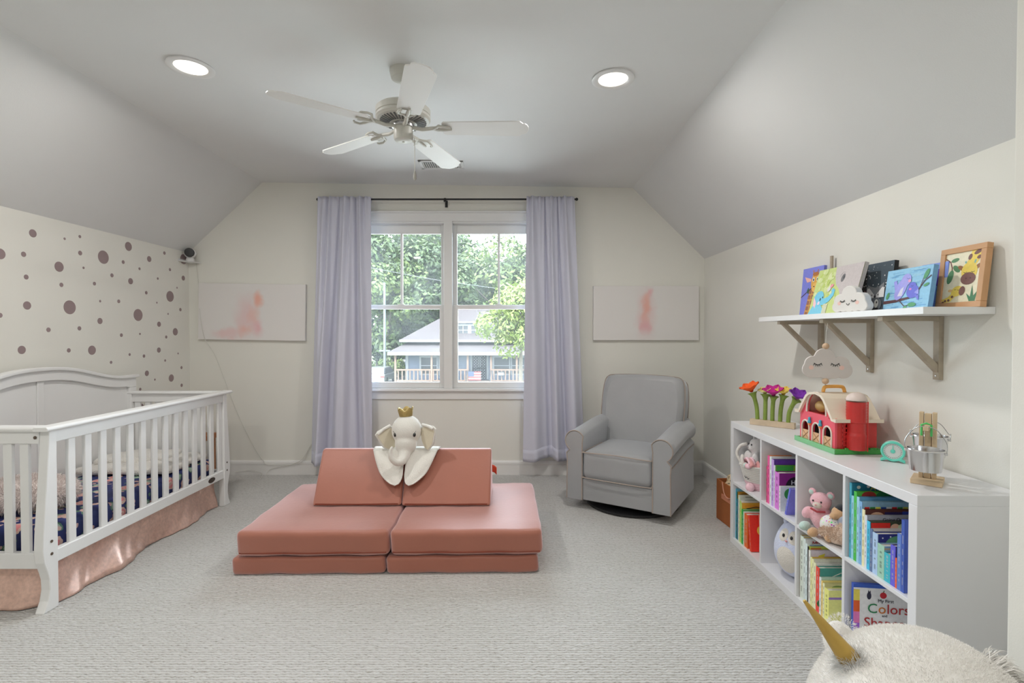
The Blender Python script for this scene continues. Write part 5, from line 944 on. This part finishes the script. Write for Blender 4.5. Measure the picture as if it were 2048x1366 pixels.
# hanging sleepy cloud
t = thing('hanging_cloud', 'grey sleepy cloud hanging on a cord with wooden beads below the wall shelf', 'ornament', (1.53, 2.452, 1.105), radians(-14)); BEAD = M('bead_wood', (.62, .43, .28, 1), .5, .15, 30); GCL = M('cloud_grey', rgb(205, 198, 194, 1.15), .7)
cs = [(-.01, .03, .046), (-.06, .0, .038), (.058, -.002, .040), (-.068, -.028, .040), (.070, -.03, .040), (0, -.03, .045), (.03, -.03, .04), (-.04, -.03, .038)]
MB(TR(0, 0, .072)).prism(cloudpoly(cs), -.006, .006, 'xz').build('cloud', GCL, t, bevel=.002, smooth=40)
for s in (-1, 1): lashes(t, s * .038 - .003, .076, .017, -.0075, .0016); MB(TR(s * .066 - .003, -.0063, .054) @ RT('X', 90)).lathe([(.011, 0), (0, .0006)], n=16).build('cheek', BLUSH, t)
for z in (-.012, .158): MB().ell((-.005, 0, z), .0155, 16, 12).build('bead', BEAD, t, smooth=60)
MB().tube([(-.005, 0, .17), (-.003, 0, .23), (.003, .0, .27)], .0012, 5).build('cord', CORD, t); MB().tube([(-.005, 0, .003), (-.005, 0, .03)], .0012, 5).build('cord', CORD, t)
MB().lathe([(0, -.034), (.004, -.03), (0, -.026)], (-.005, 0, 0), 8).build('knot', CORD, t)
# ------------------------------------------------------------------ white unicorn floor seat in the foreground
R3 = random.Random(21); UF = M('unicorn_fur', (.88, .86, .83, 1), .95, .05, 25, sheen=.2); HORN = M('horn_gold', (.55, .36, .09, 1), .38, .15, 12, metal=.55)
t = thing('unicorn_seat', 'white furry unicorn seat with a gold horn in the near right foreground', 'plush seat', (1.015, 1.22, 0)); uc, ur = (0, 0, .29), (.262, .25, .283)
u_ = MB(); u_.ell(uc, ur, 28, 20); u_.ell((-.13, -.05, .40), (.13, .13, .13), 20, 14); u_.ell((0, 0, .05), (.24, .22, .05), 20, 10); u_.build('body', UF, t, remesh=.02)
f = MB(); strands(f, ellpts(uc, (.263, .251, .284), 44000, R3, .05) + ellpts((-.13, -.05, .40), (.131, .131, .131), 10000, R3, -.3) + ellpts((-.10, .17, .475), (.045, .03, .065), 1400, R3), .009, .0006, R3, .2, .5); f.build('fur', UF, t, kind='stuff')
def cone(p0, p1, r0, r1, n, mb):
    pts = [Vector(p0).lerp(Vector(p1), i / 12) for i in range(13)]; mb.tube(pts, [r0 + (r1 - r0) * i / 12 for i in range(13)], n); return mb
hb, ht = (-.165, .03, .50), (-.268, .06, .640); cone(hb, ht, .028, .004, 10, MB()).build('horn', HORN, t, smooth=50)
f = MB(); strands(f, ellpts((-.148, .015, .487), (.045, .045, .026), 2600, R3), .034, .0009, R3, .3, .6); f.build('forelock', M('forelock_grey', (.72, .72, .71, 1), .9), t, kind='stuff')
for s, p in ((-1, (-.23, -.06, .415)), (1, (-.10, .17, .460))):
    e = MB(TR(*p) @ RT('Y', -20)).ell((0, 0, 0), (.045, .03, .065), 14, 10).build('ear', UF, t, smooth=60); MB(TR(*p) @ RT('Y', -20)).ell((-.012, -.018, 0), (.03, .016, .048), 12, 10).build('ear_lining', M('ear_lilac', (.62, .60, .68, 1), .8), e, smooth=60)
f = MB()
for k_ in range(1500):
    q = R3.random(); p = Vector((.15 + .085 * q, .0 + R3.uniform(-.02, .02), .515 - .085 * q + R3.uniform(-.01, .01))); d = Vector((.7, R3.uniform(-.3, .3), .5 - q * .9)); strands(f, [(p, d.normalized())], .055, .0013, R3, .6, .35)
f.build('mane_tuft', UF, t, kind='stuff')
# ------------------------------------------------------------------ outdoors: lawn, street house, cars, trees
GZ = -3.0
def leafmat(name):
    m = bpy.data.materials.new(name); m.use_nodes = True; nt = m.node_tree; N = nt.nodes; L = nt.links; b = N['Principled BSDF']; b.inputs['Roughness'].default_value = .6
    at = N.new('ShaderNodeAttribute'); at.attribute_name = 'Col'; L.new(at.outputs['Color'], b.inputs['Base Color'])
    tr = N.new('ShaderNodeBsdfTranslucent'); L.new(at.outputs['Color'], tr.inputs[0]); mx = N.new('ShaderNodeMixShader'); mx.inputs[0].default_value = .3
    L.new(b.outputs[0], mx.inputs[1]); L.new(tr.outputs[0], mx.inputs[2]); L.new(mx.outputs[0], N['Material Output'].inputs[0]); return m
LEAF = leafmat('leaf_green'); BARK = M('bark', (.075, .06, .045, 1), .9, .3, 6, .4, 20)
lw = MB().box(-60, YB + .5, GZ - .2, 50, 130, GZ).build('lawn', M('lawn_grass', (.09, .12, .05, 1), .95, .4, 3, .3, 30), kind='structure')
MB().box(-60, 19, GZ, 50, 26, GZ + .02).build('street', M('asphalt', (.20, .20, .205, 1), .9, .2, 8), kind='structure')
MB().box(-9, YB + .6, GZ, 8, 19, GZ + .02).build('bounce_forecourt', M('bounce_concrete', (.46, .455, .44, 1), .9, .1, 3), kind='structure')  # unseen pale slab added to bounce daylight up through the window onto the ceiling
MB().box(-14.2, 26, GZ, -10.4, 60, GZ + .015).build('driveway', M('concrete_drive', (.14, .135, .13, 1), .9, .15, 4), kind='structure')
def tree(name, label, x, y, ztop, cz, R_, n, cols, trunk_r=.25, seed=1, size=.34, clumps=26, flat=1.0):
    rnd = random.Random(seed); t = thing(name, label, 'tree', (x, y, GZ), group='trees outside the window')
    h = ztop - GZ; czl = cz - GZ
    tk = MB().tube(curve([(0, 0, 0), (rnd.uniform(-.2, .2), 0, czl * .4), (rnd.uniform(-.4, .4), 0, czl), (0, 0, h * .85)], 4), [trunk_r * (1 - .06 * i) for i in range(13)], 8)
    for k in range(5):
        a = 2 * pi * k / 5 + rnd.random(); z0 = czl * rnd.uniform(.55, .95); tk.tube([(0, 0, z0), (R_ * .35 * cos(a), R_ * .35 * sin(a), z0 + R_ * .35), (R_ * .75 * cos(a), R_ * .75 * sin(a), z0 + R_ * .6)], [trunk_r * .5, trunk_r * .3, trunk_r * .12], 6)
    tk.build('trunk', BARK, t, smooth=60)
    f = MB(); cl = []
    hz = (h - czl)
    for k in range(clumps):
        d = Vector((rnd.gauss(0, 1), rnd.gauss(0, 1), rnd.gauss(0, 1))).normalized(); q = rnd.uniform(.45, .85)
        cl.append((Vector((d.x * R_ * q, d.y * R_ * q, czl + d.z * hz * q * (1 if d.z > 0 else flat))), R_ * rnd.uniform(.22, .40), rnd.random()))
    for k in range(n):
        c, r, sh = cl[k % clumps]; d = Vector((rnd.gauss(0, 1), rnd.gauss(0, 1), rnd.gauss(0, 1) + .25)).normalized(); p = c + d * r * rnd.uniform(.75, 1.08)
        nr = (d + Vector((rnd.uniform(-1, 1), rnd.uniform(-1, 1), rnd.uniform(-.3, 1))) * .7).normalized(); e = nr.cross(Vector((rnd.uniform(-1, 1), rnd.uniform(-1, 1), rnd.uniform(-1, 1)))).normalized(); g = nr.cross(e); s = size * rnd.uniform(.6, 1.25)
        b = cols[int((sh * .6 + rnd.random() * .4) * len(cols)) % len(cols)]; k_ = rnd.uniform(.75, 1.25); f.col = (b[0] * k_, b[1] * k_, b[2] * k_, 1)
        f.add([p - e * s, p - g * s * .45, p + e * s, p + g * s * .45], [(0, 1, 2, 3)])
    f.build('foliage', LEAF, t, kind='stuff')
DKG = [(.022, .038, .010), (.03, .052, .013), (.045, .068, .016), (.034, .056, .02)]; MDG = [(.046, .075, .015), (.056, .088, .018), (.078, .108, .022), (.05, .078, .022)]; YLG = [(.085, .12, .02), (.11, .145, .026), (.10, .13, .03), (.135, .155, .035)]
tree('street_tree', 'yellow-green leafy tree standing in front of the grey house', .55, 34.5, 5.4, 2.4, 3.1, 9000, YLG, .17, 11, .17, 34, .75)
for i, a in enumerate([('tall rounded green tree behind the grey house, at the right of the view', -.6, 58, 12.3, 4.5, 7.2, 15000, MDG, .35, 3, .33, 40),
          ('broad green tree behind the house, further right', 9.5, 60, 11.0, 4.0, 6.8, 8000, MDG, .35, 4, .36, 30),
          ('dark tall tree behind the house, beside the central window post', -8.8, 56, 14.5, 5.0, 6.0, 14000, DKG + MDG[:1], .35, 5, .32, 40),
          ('dark towering tree at the left of the view behind the white car', -14.2, 53, 16.5, 5.5, 6.0, 14000, DKG + MDG[:1], .4, 6, .32, 40),
          ('brighter green tree nearer the driveway on the left', -12.4, 50, 9.6, 5.2, 4.0, 9000, MDG + DKG[:1], .22, 7, .26, 30),
          ('dark tree at the far left beyond the utility pole', -20.5, 52, 15.0, 5.0, 6.0, 8000, DKG, .35, 8, .36, 30),
          ('distant hazy tree in the gap between the dark trees', -9.5, 72, 21.0, 9.0, 8.0, 9000, DKG + MDG[:2], .4, 9, .45, 34),
          ('distant tall tree filling the gap at the upper left', -17.0, 74, 24.0, 9.0, 9.5, 9000, DKG + MDG[:2], .4, 19, .48, 34),
          ('distant tree at the far right beyond the house', 16.5, 66, 12.0, 4.5, 7.0, 6000, MDG, .35, 10, .42, 28)]): tree('tree', *a)
for i, (x, y, r, hgt, lab) in enumerate(((-13.8, 45.5, 1.5, 2.6, 'low green bush beside the driveway on the left'), (-11.4, 47.5, 1.5, 2.2, 'low green bush behind the white car'), (-16.5, 44, 1.8, 3.0, 'low green bush at the far left of the driveway'))):
    tree('bush', lab, x, y, GZ + hgt, GZ + hgt * .5, r, 2600, MDG + DKG[:2], .06, 40 + i, .16, 16)
# grey house across the street
SHG = M('shingles', (.027, .021, .023, 1), .95, .25, 9, .2, 14); SID = M('blue_siding', (.085, .098, .13, 1), .7, .04, 2); HW = M('house_white', (.17, .17, .178, 1), .6, .03, 3); PORW = M('porch_wood', (.10, .06, .045, 1), .7, .2, 5); HGL = M('house_glass', (.012, .014, .018, 1), .5, .1, 2); IRON = M('iron_door', (.03, .03, .035, 1), .5)
hs = thing('house', 'grey-blue bungalow with mauve shingled roof and wooden porch across the street', 'house', (-3.4, 46, GZ))
def Hb(): return W(hs)
hy = 42.0
Hb().box(-9.0, hy, GZ, 2.6, 51, .2).build('house_walls', SID, hs)
for k in range(16): Hb().box(-9.0, hy - .03, GZ + .55 + k * .17, 2.6, hy, GZ + .70 + k * .17).build('siding_board', SID, hs)
def hip(name, x0, x1, y0, y1, z0, rx0, rx1, ry, z1, mat, th=.0):
    m = Hb(); ryl = ry if isinstance(ry, tuple) else (ry, ry)
    m.add([(x0, y0, z0), (x1, y0, z0), (x1, y1, z0), (x0, y1, z0), (rx0, ryl[0], z1), (rx1, ryl[0], z1), (rx1, ryl[1], z1), (rx0, ryl[1], z1)], [(0, 1, 5, 4), (1, 2, 6, 5), (2, 3, 7, 6), (3, 0, 4, 7), (3, 2, 1, 0)] + ([(4, 5, 6, 7)] if ryl[0] != ryl[1] else [(4, 5, 6, 7)]))
    return m.build(name, mat, hs)
hip('main_roof', -9.35, 2.9, 41.4, 52, .80, -5.2, -1.6, (46.4, 46.6), 3.55, SHG); hip('porch_roof', -9.95, 3.4, 39.8, 46, -.16, -8.8, 2.3, (42.6, 45.5), .66, SHG)
Hb().box(-9.95, 39.78, -.40, 3.4, 39.86, -.15).box(-9.95, 39.8, -.40, -9.87, 46, -.15).box(-9.85, 39.9, -.22, 3.3, 46, -.17).build('porch_fascia', HW, hs); Hb().box(-9.36, 41.36, .62, 2.9, 41.42, .82).box(-9.37, 41.4, .62, -9.3, 52, .82).build('main_fascia', HW, hs)
d = Hb().box(-4.85, 42.5, .5, -2.5, 46, 2.36).build('dormer_wall', HW, hs); hip('dormer_roof', -5.15, -2.2, 42.2, 47.5, 2.30, -3.9, -3.4, (44.0, 46), 3.50, SHG); Hb().box(-5.15, 42.16, 2.2, -2.2, 42.24, 2.33).build('dormer_fascia', HW, hs)
def hwin(x0, x1, z0, z1, y, cols=1, rows=2):
    w_ = Hb().box(x0 - .12, y - .10, z0 - .1, x1 + .12, y - .02, z1 + .12).build('window_frame', HW, hs)
    for i in range(cols):
        for j in range(rows):
            a, b = x0 + (x1 - x0) * i / cols + .03, x0 + (x1 - x0) * (i + 1) / cols - .03; c, e = z0 + (z1 - z0) * j / rows + .03, z0 + (z1 - z0) * (j + 1) / rows - .03
            Hb().box(a, y - .12, c, b, y - .10, e).build('pane', HGL, w_)
for x0, x1 in ((-4.65, -3.78), (-3.55, -2.7)): hwin(x0, x1, 1.22, 2.0, 42.5, 2, 2)
Hb().prism([(-4.1, 2.02), (-3.25, 2.02), (-3.5, 2.3), (-3.85, 2.3)], 42.42, 42.5, 'xz').build('dormer_crest', SID, hs)
for x0, x1 in ((-7.7, -6.35), (-6.15, -4.85), (-1.6, -.3), (-.1, 1.2)): hwin(x0, x1, GZ + .95, GZ + 2.35, hy, 1, 2)
Hb().box(-8.95, hy - .08, GZ + .3, -8.75, hy, 0).build('corner_board', HW, hs); dr = Hb().box(-3.55, hy - .10, GZ + .5, -2.05, hy - .04, -.42).build('front_door', HW, hs)
Hb().box(-3.38, hy - .14, GZ + .5, -2.22, hy - .10, -.5).build('security_door', HW, dr)
g = Hb()
for x in (-3.36, -2.8, -2.24): g.box(x - .045, hy - .18, GZ + .5, x + .045, hy - .14, -.5)
for k in range(9):
    z = GZ + .6 + k * .225
    for x in (-3.22, -3.0, -2.6, -2.38): g.tube([(x + .09 * cos(q), hy - .17, z + .09 * sin(q)) for q in [2 * pi * i / 8 for i in range(8)]], .03, 4, closed=True)
g.box(-3.38, hy - .18, -.55, -2.22, hy - .14, -.47).box(-3.38, hy - .18, GZ + 1.35, -2.22, hy - .14, GZ + 1.5).build('iron_scrollwork', IRON, dr)
Hb().box(-9.6, 40.0, GZ, 3.1, hy, GZ + .45).build('porch_floor', M('porch_deck', (.10, .085, .075, 1), .8, .15, 3), hs)
for x in (-9.4, -6.5, -3.62, -1.75, .3, 3.0): Hb().box(x - .075, 40.05, GZ + .45, x + .075, 40.2, -.38).build('porch_post', PORW, hs)
for x0, x1 in ((-9.33, -3.7), (-1.68, 2.93)):
    Hb().box(x0, 40.07, GZ + 1.36, x1, 40.18, GZ + 1.48).build('porch_rail', PORW, hs); Hb().box(x0, 40.09, GZ + .52, x1, 40.16, GZ + .6).build('porch_rail', PORW, hs); n = int((x1 - x0) / .30)
    for k in range(n): x = x0 + (k + .5) * (x1 - x0) / n; Hb().box(x - .045, 40.09, GZ + .6, x + .045, 40.16, GZ + 1.36).build('baluster', PORW, hs)
for x in (-3.62, -1.75): Hb().tube([(x, 40.1, GZ + 1.38), (x, 38.6, GZ + .9), (x, 38.6, GZ)], .035, 6).build('stair_rail', IRON, hs)
for k in range(3): Hb().box(-3.6, 39.7 - .32 * k, GZ, -1.8, 40.0 - .32 * k, GZ + .36 - .12 * k).build('porch_step', M('porch_deck', (.1, .085, .075, 1)), hs)
t = thing('porch_flag', 'small striped flag hanging at the porch entrance of the house', 'flag', (-3.0, 39.3, GZ + .55)); m = MB(); m.col = (.3, .3, .3, 1)
for k in range(7): m.col = (.09, .015, .02, 1) if k % 2 == 0 else (.13, .125, .125, 1); m.box(-.5, -.01, .1 + k * .1, .5, .01, .2 + k * .1)
m.col = (.02, .03, .07, 1); m.box(-.5, -.016, .42, -.06, .016, .8); m.build('cloth', PAINT, t); MB().tube([(-.53, 0, -.55), (-.53, 0, .85)], .02, 6).build('staff', IRON, t)
t = thing('mail_box', 'small white box mounted on the porch rail of the house', 'mailbox', (-.95, 40.0, GZ + 1.0)); MB().box(-.22, -.1, 0, .22, .06, .22).build('box', HW, t, bevel=.02); MB().box(-.24, -.12, .22, .24, .06, .27).build('lid', IRON, t)
# cars
CARW = M('car_white', (.085, .085, .088, 1), .4, .02, 2, coat=.5); CGL = M('car_glass', (.02, .024, .03, 1), .4); RLT = M('tail_red', (.14, .015, .012, 1), .3); TYRE = M('tyre', (.015, .015, .016, 1), .8)
def car(label, x, y, suv):
    t = thing('car', label, 'car', (x, y, GZ + .016)); hh = 1.78 if suv else 1.45; w2 = .92 if suv else .86; L2 = 2.2
    body = [(-L2, .35), (-L2, .78), (-L2 + .06, .95), (L2 - .25, .88), (L2, .65), (L2, .32)]; MB().prism(body, -w2, w2, 'yz').build('body', CARW, t, bevel=.08, seg=3, smooth=40)
    q = .25 if suv else .42; gh = [(-L2 + .08, .93), (-L2 + q, hh - .06), (-L2 + q + .2, hh), (.35, hh), (1.15, .92)]
    V = [(sx * (w2 - .04 - (z - .9) * .22), yy, z) for sx in (-1, 1) for yy, z in gh]; n = 5
    MB().add(V, [tuple(range(4, -1, -1)), tuple(range(5, 10))] + [(i, i + 1, i + 6, i + 5) for i in range(4)] + [(4, 0, 5, 9)]).build('cabin', CARW, t, bevel=.05, smooth=40)
    a0, a1 = gh[0], gh[1]; nrm = -.02
    def P_(f, s): yy = a0[0] + (a1[0] - a0[0]) * f; z = a0[1] + (a1[1] - a0[1]) * f; return (s * (w2 - .04 - (z - .9) * .22 - .1), yy - .03, z)
    MB().add([P_(.16, -1), P_(.16, 1), P_(.9, 1), P_(.9, -1)], [(0, 1, 2, 3)]).build('rear_window', CGL, t, solid=.02)
    for s in (-1, 1):
        MB().box(s * (w2 - .36), -L2 - .015, .66, s * (w2 - .04), -L2 + .02, .80).build('tail_light', RLT, t, bevel=.01)
        MB().add([(s * (w2 - .03 - (z - .9) * .22), yy, z) for yy, z in ((-L2 + .5, 1.0), (.75, 1.0), (.3, hh - .1), (-L2 + .62, hh - .1))], [(0, 1, 2, 3)]).build('side_window', CGL, t, solid=.02)
        for yy in (-1.35, 1.35): MB(TR(s * (w2 - .1), yy, .32) @ RT('Y', 90)).lathe([(.32, -.1), (.32, .1), (.2, .11), (0, .11)], n=20).build('wheel', TYRE, t, smooth=40)
    MB().box(-.26, -L2 - .012, .62, .26, -L2 + .01, .76).build('number_plate', M('plate_pale', (.22, .25, .3, 1), .5), t); MB().box(-w2 + .02, -L2 - .05, .33, w2 - .02, -L2 + .02, .5).build('bumper', M('bumper_grey', (.14, .14, .15, 1), .5), t, bevel=.03)
car('white hatchback seen from behind on the driveway beside the house', -11.45, 43.6, False); car('white sport utility vehicle parked behind the hatchback, beside the house wall', -10.15, 50.2, True)
# utility pole and service line
t = thing('utility_pole', 'pale utility pole standing among the trees on the left', 'pole', (-11.55, 45.2, GZ)); MB().tube([(0, 0, 0), (0, 0, 8.9)], [.13, .10], 10).build('pole', M('pole_grey', (.075, .085, .09, 1), .8, .2, 6), t, smooth=60); MB().box(-.5, -.06, 2.7, .5, .06, 2.85).build('cross_arm', MATS['pole_grey'], t)
t = thing('service_line', 'thin pale overhead wire crossing the left window view', 'cable', (-9, 38, 5))
W(t).tube(curve([(-14.0, 38, 6.9), (-10.7, 38, 6.28), (-7.2, 38, 5.62), (-5.2, 38, 5.28), (-1, 38, 4.7)], 5), .016, 6).build('wire', M('wire_pale', (.08, .085, .09, 1), .6), t)
